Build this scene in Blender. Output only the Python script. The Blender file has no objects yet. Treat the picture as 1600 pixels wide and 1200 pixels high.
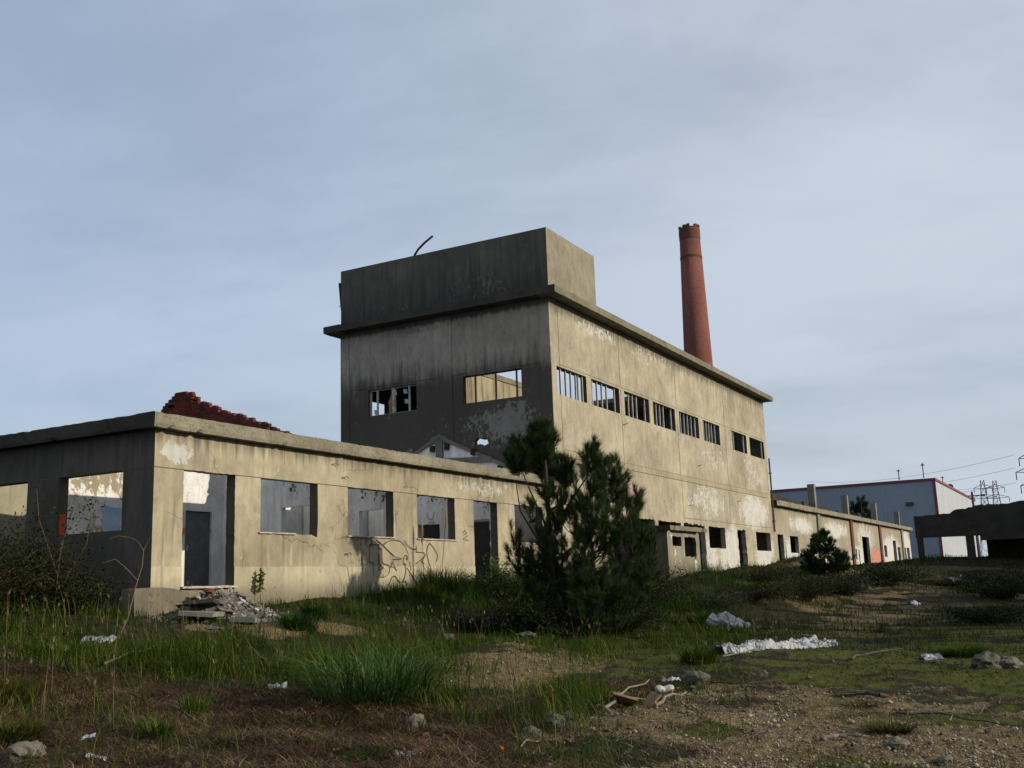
import bpy, math, random
import numpy as np
from mathutils import Vector, Matrix
from mathutils.geometry import tessellate_polygon
random.seed(7)
RG = np.random.default_rng(11)
R_ = math.radians
# ------------------------------------------------------------------ terrain (world: x along the long facade, y away from it, z up)
CAM = (-14.7484, -16.3563, -0.223)
CTRL = """-14.7 -16.4 -1.72
0 0 -.52;3 0 -.43;5.2 0 -.35;9 0 -.12;13.8 0 .05;18 0 .0;22.8 -2.2 -.2;26.4 -2.2 .15;28.6 0 .1;39 0 .4;48 0 .55;60 0 .25;75 0 .15;86 0 .4;97 0 .6
0 5 -.5;10 5 -.3;20 5 -.1;40 5 .2;70 5 .2;97 5 .6;0 12 -.4;20 14 0;60 14 .3
-2 3 -.55;-3 8 -.5;-8 14 -.4
150 0 1.4;200 -50 2;100 -70 0;-45 -16 -1.7;-15 -45 -1.75;-45 40 -.3;0 50 .2;60 70 1;330 0 3;330 200 3;330 -150 2;-200 -100 -1;-150 200 1;100 -300 0;0 400 2;62 -6 .55;62 -9 .5;62 -13 .2;75 -4 .7;75 -12 .6"""
PIX = [(-8.28,-9.15,-1.55),(-6.27,-7.24,-1.45),(-2.46,-3.28,-.95),(-.55,-1.14,-.55)]
def _ctrl():
    P = [tuple(map(float, s.split())) for s in CTRL.replace('\n', ';').split(';')]
    f, yaw, pit, rol = 1624.2886, 1.0692, .1925, -.035
    F = np.array([math.sin(yaw)*math.cos(pit), math.cos(yaw)*math.cos(pit), math.sin(pit)])
    r = np.array([math.cos(yaw), -math.sin(yaw), 0]); u = np.cross(r, F)
    R = math.cos(rol)*r + math.sin(rol)*u; U = -math.sin(rol)*r + math.cos(rol)*u
    return P, R, U, F, f
_P, CR, CU, CF, CFL = _ctrl()
# survey of the ground: bearing (deg from the camera axis), distance, height
SURV = [(-23.3,9,-1.6),(-23.3,12.5,-1.45),(-23.3,18,-.9),(-23.3,21,-.5),
 (-15.6,9.2,-1.68),(-15.6,14,-1.49),(-15.6,19,-1.0),(-15.6,21.5,-.6),
 (-7,9.3,-1.72),(-7,14.3,-1.6),(-7,21,-1.2),(-7,26,-.62),
 (0,9.5,-1.75),(0,13.5,-1.72),(0,18,-1.58),(0,24,-1.4),(0,30,-.75),
 (7,9.5,-1.78),(7,13,-1.74),(7,22,-1.57),(7,29,-1.38),(7,35,-.85),
 (13.8,9.5,-1.8),(13.8,12.5,-1.76),(13.8,21.5,-1.64),(13.8,36,-1.55),(13.8,44,-.95),(13.8,53,.0),
 (20.2,9.5,-1.85),(20.2,12.5,-1.82),(20.2,24,-1.77),(20.2,43,-1.62),(20.2,66,-1.1),(20.2,95,-.1),
 (26,9.2,-1.85),(26,12.5,-1.84),(26,24,-1.8),(26,43,-1.7),(26,70,-1.3),(32,30,-1.7),(40,20,-1.8)]
for b, d, z in SURV:
    a = 1.0692 + R_(b); _P.append((CAM[0]+math.sin(a)*d, CAM[1]+math.cos(a)*d, z))
_P = np.array(_P)
_C2 = 4.0
def _phi(a, b):
    return np.sqrt(((a[:, None, :]-b[None, :, :])**2).sum(-1) + _C2)
_n = len(_P)
_A = np.zeros((_n+1, _n+1)); _A[:_n, :_n] = _phi(_P[:, :2], _P[:, :2]) - 1e-3*np.eye(_n)*60; _A[:_n, _n] = 1; _A[_n, :_n] = 1
_W = np.linalg.solve(_A, np.append(_P[:, 2], 0))
def hash2(ix, iy, s=0):
    h = (ix.astype(np.int64)*374761393 + iy.astype(np.int64)*668265263 + s*974711) & 0x7fffffff
    h = ((h ^ (h >> 13))*1274126177) & 0x7fffffff
    return ((h ^ (h >> 16)) & 0xffff)/65535.0
def vnoise(x, y, s=0):
    x = np.asarray(x, float); y = np.asarray(y, float)
    ix = np.floor(x); iy = np.floor(y); fx = x-ix; fy = y-iy
    fx = fx*fx*(3-2*fx); fy = fy*fy*(3-2*fy)
    a = hash2(ix, iy, s); b = hash2(ix+1, iy, s); c = hash2(ix, iy+1, s); d = hash2(ix+1, iy+1, s)
    return (a*(1-fx)+b*fx)*(1-fy)+(c*(1-fx)+d*fx)*fy
def fbm(x, y, sc, o=4, s=0):
    t = 0; a = .5
    for k in range(o):
        t = t + a*vnoise(np.asarray(x)*sc, np.asarray(y)*sc, s+k*17); a *= .5; sc *= 2.03
    return t
MOUNDS = [(2.2,-6.6,1.7,1.0,.26),(0.2,-8.2,1.2,.8,.12),(47.5,-1.4,2.6,1.2,.5),(52,-1.6,3,1.2,.35),(.5,-2.7,.8,.6,.10),(2.1,-3.0,.8,.6,.10),(33,-5.2,3,1.4,.35),(38,-4.6,4,1.4,.45),(44,-4.4,4,1.5,.35)]
def H(x, y, fine=True):
    x = np.atleast_1d(np.asarray(x, float)); y = np.atleast_1d(np.asarray(y, float))
    z = np.empty_like(x)
    for i in range(0, len(x), 20000):
        q = np.stack([x[i:i+20000], y[i:i+20000]], 1)
        z[i:i+20000] = _phi(q, _P[:, :2]) @ _W[:_n] + _W[_n]
    for mx, my, rx, ry, h in MOUNDS:
        z = z + h*np.exp(-((x-mx)/rx)**2-((y-my)/ry)**2)
    if fine:
        d = np.hypot(x-CAM[0], y-CAM[1])
        amp = np.clip((d-3)/5, 0, 1)
        z = z + amp*(.22*(fbm(x, y, .35, 3, 3)-.45) + .10*(fbm(x, y, 1.7, 3, 9)-.45) + .055*(fbm(x, y, 6, 3, 21)-.42) + .03*(vnoise(x*19, y*19, 5)-.5))
    return z
def h1(x, y): return float(H([x], [y])[0])
# ------------------------------------------------------------------ helpers
SC = bpy.context.scene
COL = SC.collection
def put(o, parent=None):
    COL.objects.link(o)
    if parent is not None:
        o.parent = parent
        o.matrix_parent_inverse = Matrix.Translation(-Vector(parent.location))
    return o
def thing(name, label, cat, loc=(0, 0, 0), group=None):
    o = bpy.data.objects.new(name, None); COL.objects.link(o)
    o.location = loc; o.empty_display_size = .3
    o['label'] = label; o['category'] = cat
    if group: o['group'] = group
    return o
def tag(o, label, cat, group=None):
    o['label'] = label; o['category'] = cat
    if group: o['group'] = group
    return o
def setting(o, kind='structure', label=None, cat=None):
    o['kind'] = kind
    if label: o['label'] = label
    if cat: o['category'] = cat
    return o
def unit(v): v = Vector(v); return v.normalized()
class MB:
    def __init__(s): s.v = []; s.f = []
    def add(s, vs, fs):
        b = len(s.v); s.v += [tuple(p) for p in vs]; s.f += [tuple(i+b for i in f) for f in fs]
    def box(s, x0, x1, y0, y1, z0, z1):
        s.add([(x0,y0,z0),(x1,y0,z0),(x1,y1,z0),(x0,y1,z0),(x0,y0,z1),(x1,y0,z1),(x1,y1,z1),(x0,y1,z1)],
              [(0,3,2,1),(4,5,6,7),(0,1,5,4),(1,2,6,5),(2,3,7,6),(3,0,4,7)])
    def obox(s, c, ax, ay, az):   # oriented box: centre and half axes
        c = Vector(c); ax = Vector(ax); ay = Vector(ay); az = Vector(az); P = []
        for k in (-1, 1):
            for i, j in ((-1,-1),(1,-1),(1,1),(-1,1)): P.append(c+ax*i+ay*j+az*k)
        s.add(P, [(0,3,2,1),(4,5,6,7),(0,1,5,4),(1,2,6,5),(2,3,7,6),(3,0,4,7)])
    def beam(s, a, b, w, h=None, up=(0,0,1)):
        a = Vector(a); b = Vector(b); d = b-a; h = h or w
        if d.length < 1e-6: return
        t = d.normalized(); u = Vector(up)
        if abs(t.dot(u)) > .95: u = Vector((1,0,0))
        r = t.cross(u).normalized(); u = r.cross(t)
        s.obox((a+b)/2, d/2, r*w/2, u*h/2)
    def tube(s, path, rad, n=6, cap=True):
        path = [Vector(p) for p in path]; m = len(path)
        if not hasattr(rad, '__len__'): rad = [rad]*m
        P = []; fs = []
        for i, p in enumerate(path):
            t = (path[min(i+1, m-1)]-path[max(i-1, 0)]).normalized()
            u = Vector((0,0,1)) if abs(t.z) < .9 else Vector((1,0,0))
            a = t.cross(u).normalized(); b = t.cross(a)
            for k in range(n):
                q = 2*math.pi*k/n; P.append(p+(a*math.cos(q)+b*math.sin(q))*rad[i])
        for i in range(m-1):
            for k in range(n):
                fs.append((i*n+k, i*n+(k+1) % n, (i+1)*n+(k+1) % n, (i+1)*n+k))
        if cap: fs.append(tuple(range(n-1, -1, -1))); fs.append(tuple((m-1)*n+k for k in range(n)))
        s.add(P, fs)
    def wall(s, outer, holes, ax, a0, a1):
        """slab with polygonal holes; outline in (along, z); ax is the axis of the thickness a0..a1"""
        loops = [list(outer)]+[list(h) for h in holes]
        if len(holes):
            tris = tessellate_polygon([[Vector((p[0], p[1], 0)) for p in l] for l in loops])
        else:
            tris = tessellate_polygon([[Vector((p[0], p[1], 0)) for p in loops[0]]])
        flat = [p for l in loops for p in l]; N = len(flat)
        mp = (lambda p, a: (p[0], a, p[1])) if ax == 'y' else (lambda p, a: (a, p[0], p[1])) if ax == 'x' else (lambda p, a: (p[0], p[1], a))
        P = [mp(p, a0) for p in flat]+[mp(p, a1) for p in flat]; fs = []
        for t in tris:
            fs.append(tuple(t)); fs.append(tuple(i+N for i in reversed(t)))
        b = 0
        for l in loops:
            n = len(l)
            for i in range(n):
                j = (i+1) % n; fs.append((b+i, b+j, b+j+N, b+i+N))
            b += n
        s.add(P, fs)
    def blob(s, c, r, sub=2, amp=.25, seed=0, squash=None):
        import bmesh
        bm = bmesh.new(); bmesh.ops.create_icosphere(bm, subdivisions=sub, radius=1)
        rr = random.Random(seed); off = rr.uniform(0, 99)
        from mathutils import noise
        r = r if hasattr(r, '__len__') else (r, r, r)
        P = []
        for v in bm.verts:
            n = v.co.normalized(); k = 1+amp*noise.noise(n*1.6+Vector((off, off, off)))+amp*.5*noise.noise(n*4+Vector((off, 0, off)))
            P.append((c[0]+n.x*r[0]*k, c[1]+n.y*r[1]*k, c[2]+n.z*r[2]*k))
        s.add(P, [tuple(v.index for v in f.verts) for f in bm.faces]); bm.free()
    def build(s, name, mat, parent=None, smooth=False, fix=True):
        me = bpy.data.meshes.new(name); me.from_pydata(s.v, [], s.f); me.validate()
        if fix:
            import bmesh
            bm = bmesh.new(); bm.from_mesh(me); bmesh.ops.recalc_face_normals(bm, faces=bm.faces); bm.to_mesh(me); bm.free()
        me.materials.append(mat)
        if smooth: me.polygons.foreach_set('use_smooth', [True]*len(me.polygons))
        o = bpy.data.objects.new(name, me)
        return put(o, parent)
def npmesh(name, V, T, mat, parent=None, smooth=False, attrs=None):
    me = bpy.data.meshes.new(name); V = np.asarray(V, np.float32); T = np.asarray(T, np.int32); k = T.shape[1]
    me.vertices.add(len(V)); me.vertices.foreach_set('co', V.ravel())
    me.loops.add(T.size); me.loops.foreach_set('vertex_index', T.ravel())
    me.polygons.add(len(T)); me.polygons.foreach_set('loop_start', np.arange(0, T.size, k, dtype=np.int32))
    me.polygons.foreach_set('loop_total', np.full(len(T), k, np.int32))
    if smooth: me.polygons.foreach_set('use_smooth', np.ones(len(T), bool))
    me.update(calc_edges=True)
    for an, av in (attrs or {}).items():
        a = me.color_attributes.new(an, 'FLOAT_COLOR', 'POINT'); a.data.foreach_set('color', np.asarray(av, np.float32).ravel())
    me.materials.append(mat)
    return put(bpy.data.objects.new(name, me), parent)
def rect(a, b, c, d): return [(a, c), (b, c), (b, d), (a, d)]
def jag(pts, amp, step, seed=1, close=True):
    """subdivide an outline and break its edges"""
    rr = random.Random(seed); out = []; n = len(pts)
    for i in range(n if close else n-1):
        a = Vector((*pts[i], 0)); b = Vector((*pts[(i+1) % n], 0)); L = (b-a).length; k = max(1, int(L/step))
        nrm = Vector((-(b-a).y, (b-a).x, 0)).normalized() if L > 0 else Vector()
        for j in range(k):
            t = (j+(rr.uniform(-.3, .3) if j else 0))/k
            p = a.lerp(b, t)+(nrm*rr.uniform(-amp, amp) if j else Vector()); out.append((p.x, p.y))
    if not close: out.append(tuple(pts[-1]))
    return out
def rough_bar(mb, x0, x1, sec, ax, step=.25, amp=.012, seed=0, chips=.1):
    """long bar along x or y with a polygonal section [(out, z)], edges chipped"""
    rr = random.Random(seed); n = max(2, int(abs(x1-x0)/step)); m = len(sec); P = []; fs = []
    cx = sum(p[0] for p in sec)/m; cz = sum(p[1] for p in sec)/m
    for i in range(n+1):
        t = x0+(x1-x0)*i/n
        for k, (o, z) in enumerate(sec):
            e = rr.uniform(-amp, amp); g = rr.uniform(-amp, amp)
            if rr.random() < chips and 0 < i < n: q = rr.uniform(.05, .22); e += (cx-o)*q; g += (cz-z)*q
            P.append((t, o+e, z+g) if ax == 'x' else (o+e, t, z+g))
    for i in range(n):
        for k in range(m): fs.append((i*m+k, i*m+(k+1) % m, (i+1)*m+(k+1) % m, (i+1)*m+k))
    fs.append(tuple(range(m-1, -1, -1))); fs.append(tuple(n*m+k for k in range(m)))
    mb.add(P, fs)
# ------------------------------------------------------------------ materials
def nd(nt, t, props=None, **ins):
    n = nt.nodes.new('ShaderNode'+t)
    for k, v in (props or {}).items(): setattr(n, k, v)
    for k, v in ins.items():
        s = n.inputs[int(k[1:])] if k[0] == 'i' and k[1:].isdigit() else n.inputs[k.replace('_', ' ')]
        if isinstance(v, bpy.types.NodeSocket): nt.links.new(v, s)
        else: s.default_value = v
    return n
def mth(nt, op, a, b=0., c=0., clamp=False):
    n = nd(nt, 'Math', {'operation': op, 'use_clamp': clamp}, i0=a, i1=b, i2=c); return n.outputs[0]
def mix(nt, f, a, b, bt='MIX'):
    n = nd(nt, 'Mix', {'data_type': 'RGBA', 'blend_type': bt, 'clamp_factor': True}, i0=f)
    for i, v in ((6, a), (7, b)):
        if isinstance(v, bpy.types.NodeSocket): nt.links.new(v, n.inputs[i])
        else: n.inputs[i].default_value = (*v, 1) if len(v) == 3 else v
    return n.outputs[2]
def sstep(nt, v, a, b, lo=0., hi=1.):
    n = nd(nt, 'MapRange', {'interpolation_type': 'SMOOTHSTEP'}, i0=v, i1=a, i2=b, i3=lo, i4=hi); return n.outputs[0]
def lin(nt, v, a, b, lo=0., hi=1.):
    n = nd(nt, 'MapRange', {}, i0=v, i1=a, i2=b, i3=lo, i4=hi); return n.outputs[0]
def noise(nt, vec, scale, detail=4., rough=.55, dist=0.):
    return nd(nt, 'TexNoise', {}, Vector=vec, Scale=scale, Detail=detail, Roughness=rough, Distortion=dist).outputs[0]
def scaled(nt, vec, s, rot=(0, 0, 0)):
    return nd(nt, 'Mapping', {}, Vector=vec, Scale=s, Rotation=rot).outputs[0]
def newmat(name, rough=.9, spec=.2):
    m = bpy.data.materials.new(name); m.use_nodes = True; nt = m.node_tree; b = nt.nodes['Principled BSDF']
    b.inputs['Roughness'].default_value = rough; b.inputs['Specular IOR Level'].default_value = spec
    return m, nt, b
def plain(name, c1, c2=None, rough=.85, spec=.2, scale=3., island=0., metal=0., bump=0.):
    m, nt, b = newmat(name, rough, spec); b.inputs['Metallic'].default_value = metal
    g = nd(nt, 'NewGeometry'); P = g.outputs['Position']
    n = noise(nt, P, scale, 5, .6)
    col = mix(nt, sstep(nt, n, .3, .7), c1, c2 or tuple(x*.7 for x in c1))
    if island:
        r = g.outputs['Random Per Island']; col = mix(nt, 1., col, mix(nt, r, (1-island,)*3, (1+island,)*3), 'MULTIPLY')
    nt.links.new(col, b.inputs['Base Color'])
    if bump:
        bp = nd(nt, 'Bump', {}, Strength=bump, Distance=.01, Height=noise(nt, P, scale*8, 4, .6)); nt.links.new(bp.outputs[0], b.inputs['Normal'])
    return m
DARKEN = dict(green_grass=.8, tall_grass=.7, olive_grass=.75, field_grass=.75, dead_straw=.8, twig_litter=.8, lush_grass=.75, pebble=.75)   # per-material factors that darken the tints
def leafmat(name, cols, rough=.75, spec=.1, trans=.25, nscale=1.2):
    """foliage: each leaf or blade takes its own tint out of cols, clumps vary slowly"""
    k_ = DARKEN.get(name, 1.); cols = [tuple(x*k_ for x in c) for c in cols]
    m, nt, b = newmat(name, rough, spec)
    g = nd(nt, 'NewGeometry'); r = g.outputs['Random Per Island']
    ramp = nd(nt, 'ValToRGB'); e = ramp.color_ramp; e.elements.remove(e.elements[1])
    for i, c in enumerate(cols):
        el = e.elements[0] if i == 0 else e.elements.new(i/(len(cols)-1))
        el.position = i/max(1, len(cols)-1); el.color = (*c, 1)
    n = noise(nt, g.outputs['Position'], nscale, 3, .6)
    f = mth(nt, 'ADD', mth(nt, 'MULTIPLY', r, .65), mth(nt, 'MULTIPLY', sstep(nt, n, .3, .7), .35))
    nt.links.new(f, ramp.inputs[0])
    nt.links.new(ramp.outputs[0], b.inputs['Base Color'])
    if trans:
        t = nd(nt, 'BsdfTranslucent', {}); nt.links.new(ramp.outputs[0], t.inputs[0])
        ms = nd(nt, 'MixShader', {}, i0=trans); nt.links.new(b.outputs[0], ms.inputs[1]); nt.links.new(t.outputs[0], ms.inputs[2])
        nt.links.new(ms.outputs[0], nt.nodes['Material Output'].inputs[0])
    return m
def plaster(name, c1, c2, axis=0, peel=(), peelcol=(.58, .57, .53), stain=(.05, .047, .04), sbias=0., ztop=None, drip=1.2, soot=None, base=None, grime=.0, peelthr=.585, bump=.35, streak=1., specks=0., crack=0.):
    """weathered render over concrete: tone patches, rain streaks, flaked paint, soot; everything keyed to world position"""
    m, nt, b = newmat(name, .92, .15)
    g = nd(nt, 'NewGeometry'); P = g.outputs['Position']
    sep = nd(nt, 'SeparateXYZ', {}, i0=P); p = sep.outputs[axis]; z = sep.outputs[2]
    nb = noise(nt, P, .5, 5, .6); nm = noise(nt, scaled(nt, P, (1, 1, .6)), 2.9, 9, .74); nf = noise(nt, P, 38, 4, .6)
    st = noise(nt, scaled(nt, P, (4.2, 4.2, .28)), 1.4, 5, .62)
    col = mix(nt, sstep(nt, nb, .32, .68), c1, c2)
    col = mix(nt, 1., col, mix(nt, sstep(nt, nm, .25, .75), (.70, .70, .71), (1.16, 1.15, 1.12)), 'MULTIPLY')
    col = mix(nt, 1., col, mix(nt, nf, (.88,)*3, (1.1,)*3), 'MULTIPLY')
    h = mth(nt, 'ADD', mth(nt, 'MULTIPLY', nm, .8), mth(nt, 'MULTIPLY', nf, .25))
    if crack:
        wv = nd(nt, 'VectorMath', {'operation': 'ADD'}, i0=P, i1=nd(nt, 'VectorMath', {'operation': 'SCALE'}, i0=nd(nt, 'TexNoise', {}, Vector=P, Scale=1.7, Detail=5.).outputs[1], Scale=.7).outputs[0]).outputs[0]
        ve = nd(nt, 'TexVoronoi', {'feature': 'DISTANCE_TO_EDGE'}, Vector=wv, Scale=.55).outputs[0]
        ck = mth(nt, 'MULTIPLY', sstep(nt, ve, .010, .003), sstep(nt, nb, .46, .58)); col = mix(nt, mth(nt, 'MULTIPLY', ck, crack), col, (.06, .05, .035)); h = mth(nt, 'SUBTRACT', h, mth(nt, 'MULTIPLY', ck, .6))
        pt = nd(nt, 'TexVoronoi', {}, Vector=wv, Scale=.5); tn = nd(nt, 'SeparateColor', {}, i0=pt.outputs[1]).outputs[0]
        col = mix(nt, 1., col, mix(nt, tn, (.88, .87, .85), (1.1, 1.1, 1.1)), 'MULTIPLY')
        lime = sstep(nt, noise(nt, scaled(nt, P, (5, 5, .5)), 1.1, 6, .65), .56, .72); col = mix(nt, mth(nt, 'MULTIPLY', lime, .35), col, tuple(min(.6, x*1.5) for x in c1))
    # general rain streaks
    sf = sstep(nt, mth(nt, 'ADD', mth(nt, 'MULTIPLY', st, .65), mth(nt, 'ADD', mth(nt, 'MULTIPLY', nm, .35), sbias)), .51, .72)
    col = mix(nt, mth(nt, 'MULTIPLY', sf, .55*streak), col, stain)
    if ztop is not None:   # black growth creeping down from the ledge
        gr = lin(nt, z, ztop-drip, ztop)
        d = sstep(nt, mth(nt, 'ADD', mth(nt, 'MULTIPLY', gr, .75), mth(nt, 'MULTIPLY', st, .6)), .72, 1.0)
        col = mix(nt, mth(nt, 'MULTIPLY', d, .75), col, stain)
    if base is not None:   # splash zone above the ground
        gr = lin(nt, z, base+.95, base-.1)
        d = sstep(nt, mth(nt, 'ADD', mth(nt, 'MULTIPLY', gr, .7), mth(nt, 'MULTIPLY', nm, .5)), .5, .95)
        col = mix(nt, mth(nt, 'MULTIPLY', d, .72), col, (.075, .068, .045))
    if soot is not None:   # (z_low, z_high): old smoke and mould between two heights with streaky upper edge
        a, c, amt, scol = soot
        up = sstep(nt, mth(nt, 'ADD', z, mth(nt, 'ADD', mth(nt, 'MULTIPLY', mth(nt, 'SUBTRACT', nb, .5), 3.2), mth(nt, 'MULTIPLY', mth(nt, 'SUBTRACT', st, .5), -2.0))), c+.7, c-.7)
        lo = sstep(nt, mth(nt, 'ADD', z, mth(nt, 'MULTIPLY', nm, .5)), a-.2, a+.6)
        k = mth(nt, 'MULTIPLY', mth(nt, 'MULTIPLY', up, lo), mth(nt, 'ADD', .75, mth(nt, 'MULTIPLY', nm, .4)), clamp=True)
        col = mix(nt, mth(nt, 'MULTIPLY', k, amt), col, scol)
    if peel:
        pn = mth(nt, 'ADD', mth(nt, 'MULTIPLY', noise(nt, scaled(nt, P, (1, 1, .8)), 1.3, 6, .7), .4), mth(nt, 'MULTIPLY', noise(nt, scaled(nt, P, (1, 1, .7)), 7.5, 8, .75), .6))
        acc = None
        for (cx, cz, rx, rz, s) in peel:
            dx = mth(nt, 'DIVIDE', mth(nt, 'SUBTRACT', p, cx), rx); dz = mth(nt, 'DIVIDE', mth(nt, 'SUBTRACT', z, cz), rz)
            d = mth(nt, 'ADD', mth(nt, 'POWER', mth(nt, 'ABSOLUTE', dx), 2.), mth(nt, 'POWER', mth(nt, 'ABSOLUTE', dz), 2.))
            q = mth(nt, 'MULTIPLY', mth(nt, 'SUBTRACT', 1., d, clamp=True), s)
            acc = q if acc is None else mth(nt, 'MAXIMUM', acc, q)
        pm = sstep(nt, mth(nt, 'ADD', pn, mth(nt, 'MULTIPLY', acc, .19)), peelthr, peelthr+.035)
        pc = mix(nt, sstep(nt, nm, .3, .7), peelcol, tuple(x*.72 for x in peelcol))
        col = mix(nt, pm, col, pc); h = mth(nt, 'ADD', h, mth(nt, 'MULTIPLY', pm, -.5))
    if specks:
        vo = nd(nt, 'TexVoronoi', {}, Vector=P, Scale=5.); sp = sstep(nt, mth(nt, 'ADD', vo.outputs[0], mth(nt, 'MULTIPLY', nb, .25)), .235, .2)
        col = mix(nt, mth(nt, 'MULTIPLY', sp, specks), col, (.6, .58, .52))
    bp = nd(nt, 'Bump', {}, Strength=bump, Distance=.03, Height=h)
    nt.links.new(col, b.inputs['Base Color']); nt.links.new(bp.outputs[0], b.inputs['Normal'])
    return m
def concrete(name, c1, c2, moss=0., rough_scale=9., bump=.6, dark=.5):
    m, nt, b = newmat(name, .95, .1)
    g = nd(nt, 'NewGeometry'); P = g.outputs['Position']
    n1 = noise(nt, P, 1.1, 6, .65); n2 = noise(nt, P, rough_scale, 6, .7); n3 = noise(nt, P, 55, 3, .6)
    col = mix(nt, sstep(nt, n1, .3, .7), c1, c2)
    col = mix(nt, mth(nt, 'MULTIPLY', sstep(nt, n2, .5, .72), dark), col, tuple(x*.3 for x in c1))
    col = mix(nt, 1., col, mix(nt, n3, (.75,)*3, (1.2,)*3), 'MULTIPLY')
    if moss:
        nz = nd(nt, 'SeparateXYZ', {}, i0=g.outputs['Normal']).outputs[2]
        k = mth(nt, 'MULTIPLY', sstep(nt, mth(nt, 'ADD', n2, mth(nt, 'MULTIPLY', nz, .1)), .5, .66), moss)
        col = mix(nt, k, col, (.075, .085, .03))
    h = mth(nt, 'ADD', n2, mth(nt, 'MULTIPLY', n3, .5))
    bp = nd(nt, 'Bump', {}, Strength=bump, Distance=.03, Height=h)
    nt.links.new(col, b.inputs['Base Color']); nt.links.new(bp.outputs[0], b.inputs['Normal'])
    return m
BEI1 = (.365, .322, .226); BEI2 = (.255, .224, .155)
M = {}
M['facade'] = plaster('facade_render', BEI1, BEI2, 0, crack=.5, peel=[(.55, 2.75, .6, .3, .9), (13, 2.75, 2.6, .35, .55), (16, 1.8, 2., 1.2, .35), (.4, .1, .6, .5, .5)], ztop=3.35, drip=1.35, base=-.25, specks=.0, peelcol=(.44, .43, .4), sbias=.015)
M['side'] = plaster('shaded_render', (.118, .105, .082), (.075, .067, .054), 1, sbias=.05, ztop=3.3, drip=1.6)  # front render darkened: shade of the end faces put into the colour
M['plinth'] = plaster('plinth_render', (.43, .382, .268), (.315, .28, .196), 0, base=-.3, sbias=.02)
M['white'] = plaster('white_plaster', (.66, .65, .63), (.58, .57, .55), 0, peel=[(2, 2.9, 2.4, 1.0, .75), (1.7, 1.4, .5, .5, .6)], peelcol=(.3, .26, .18), stain=(.06, .06, .06), peelthr=.57)
M['white2'] = plaster('mouldy_white_plaster', (.80, .79, .76), (.70, .69, .67), 1, stain=(.05, .05, .05), sbias=.0, peel=[(.6, 2.9, 1.6, 1.2, .42), (3, 3, 1., .8, .3)], peelcol=(.06, .06, .055))
M['olive'] = plaster('olive_plaster', (.30, .28, .19), (.22, .21, .15), 0)
M['hall'] = plaster('hall_render', (.37, .332, .243), (.272, .243, .178), 0, crack=.35, peel=[(42.5, 3.4, 3.6, 1.2, 1.05), (34.5, 3.5, 3.8, 1.1, .62), (36, 5.6, 3.2, 1.0, .42), (43, 5.5, 3, 1.2, .5), (38, 1.2, 3.2, 1.6, 1.05), (44, 1.2, 2.7, 1.6, 1.0), (34, 1., 3, 1.2, .8), (22, 9.6, 3.6, .35, .6), (28, 9.5, 4, .5, .4)],
                    ztop=10.1, drip=1.5, base=.3, specks=.5, peelcol=(.50, .49, .45))
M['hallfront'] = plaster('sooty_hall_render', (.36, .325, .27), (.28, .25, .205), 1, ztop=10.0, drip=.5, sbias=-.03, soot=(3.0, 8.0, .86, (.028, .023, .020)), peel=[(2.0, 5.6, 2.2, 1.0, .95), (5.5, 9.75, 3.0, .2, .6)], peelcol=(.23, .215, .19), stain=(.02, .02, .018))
M['tankdark'] = plaster('stained_shade_tank_concrete', (.14, .13, .106), (.095, .09, .073), 1, stain=(.03, .034, .03), sbias=.05, soot=(9.9, 11.3, .7, (.035, .037, .034)), peel=[(3.5, 10.9, 3, .8, .3)], peelcol=(.16, .14, .11))  # stained, and also darkened to carry the shade of the tank's end face
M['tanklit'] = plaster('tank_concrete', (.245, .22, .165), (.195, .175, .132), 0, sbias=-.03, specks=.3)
M['inner'] = plaster('inner_render', (.34, .295, .2), (.26, .225, .15), 0, stain=(.05, .035, .02), sbias=.07, streak=1.5)
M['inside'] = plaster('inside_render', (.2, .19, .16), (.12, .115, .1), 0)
M['shed'] = plaster('shed_render', (.315, .28, .205), (.25, .22, .16), 0, peel=[(53, 3.0, 4.2, .75, .95), (63, 3.0, 5.5, .8, .95), (74, 2.6, 5, 1.6, .75), (86, 1.6, 6.5, 2.2, 1.1), (95, 2, 3.5, 2.5, 1.2), (71, .9, 5, 1.6, 1.0), (60, 1.3, 6, 1.2, .75), (50, 1.2, 3, 1.4, .85)], ztop=3.9, drip=.5, base=.3, peelcol=(.52, .51, .47))
M['booth'] = plaster('booth_render', (.26, .235, .175), (.185, .17, .125), 0, peel=[(25, .5, 2, 1., .3)], base=.2, sbias=.03)
M['cornice'] = concrete('weathered_cornice', (.25, .228, .17), (.165, .15, .11), moss=.45, rough_scale=14)
M['cornicetop'] = concrete('mossy_cornice', (.20, .188, .138), (.13, .123, .088), moss=.6, rough_scale=14)
M['cornicedark'] = concrete('shaded_cornice', (.075, .07, .056), (.045, .044, .037), moss=.3)  # cornice concrete with the shade of its end faces put into the colour
M['conc'] = concrete('grey_concrete', (.21, .2, .175), (.14, .133, .115))
M['concdark'] = concrete('dark_shaded_concrete', (.05, .046, .038), (.03, .028, .024))  # near-black tone, painted shade on end faces and inner hall walls
M['joint'] = plain('dark_joint', (.07, .06, .045), (.12, .1, .07), scale=9)
M['sill'] = plain('pale_sill', (.40, .37, .30), (.26, .235, .19), scale=14)
M['bars'] = plain('pale_mullion', (.42, .42, .40), (.27, .27, .26), scale=4)
M['bardark'] = plain('rusty_mullion', (.09, .085, .08), (.05, .045, .04), scale=6)
M['spray'] = plain('black_spray_paint', (.05, .045, .035), (.10, .085, .06), scale=5)
M['yellow'] = plain('faded_yellow_paint', (.30, .262, .155), (.25, .22, .145), scale=3)
M['redpaint'] = plain('red_spray_paint', (.42, .085, .06), (.40, .27, .2), scale=4.5)
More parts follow.
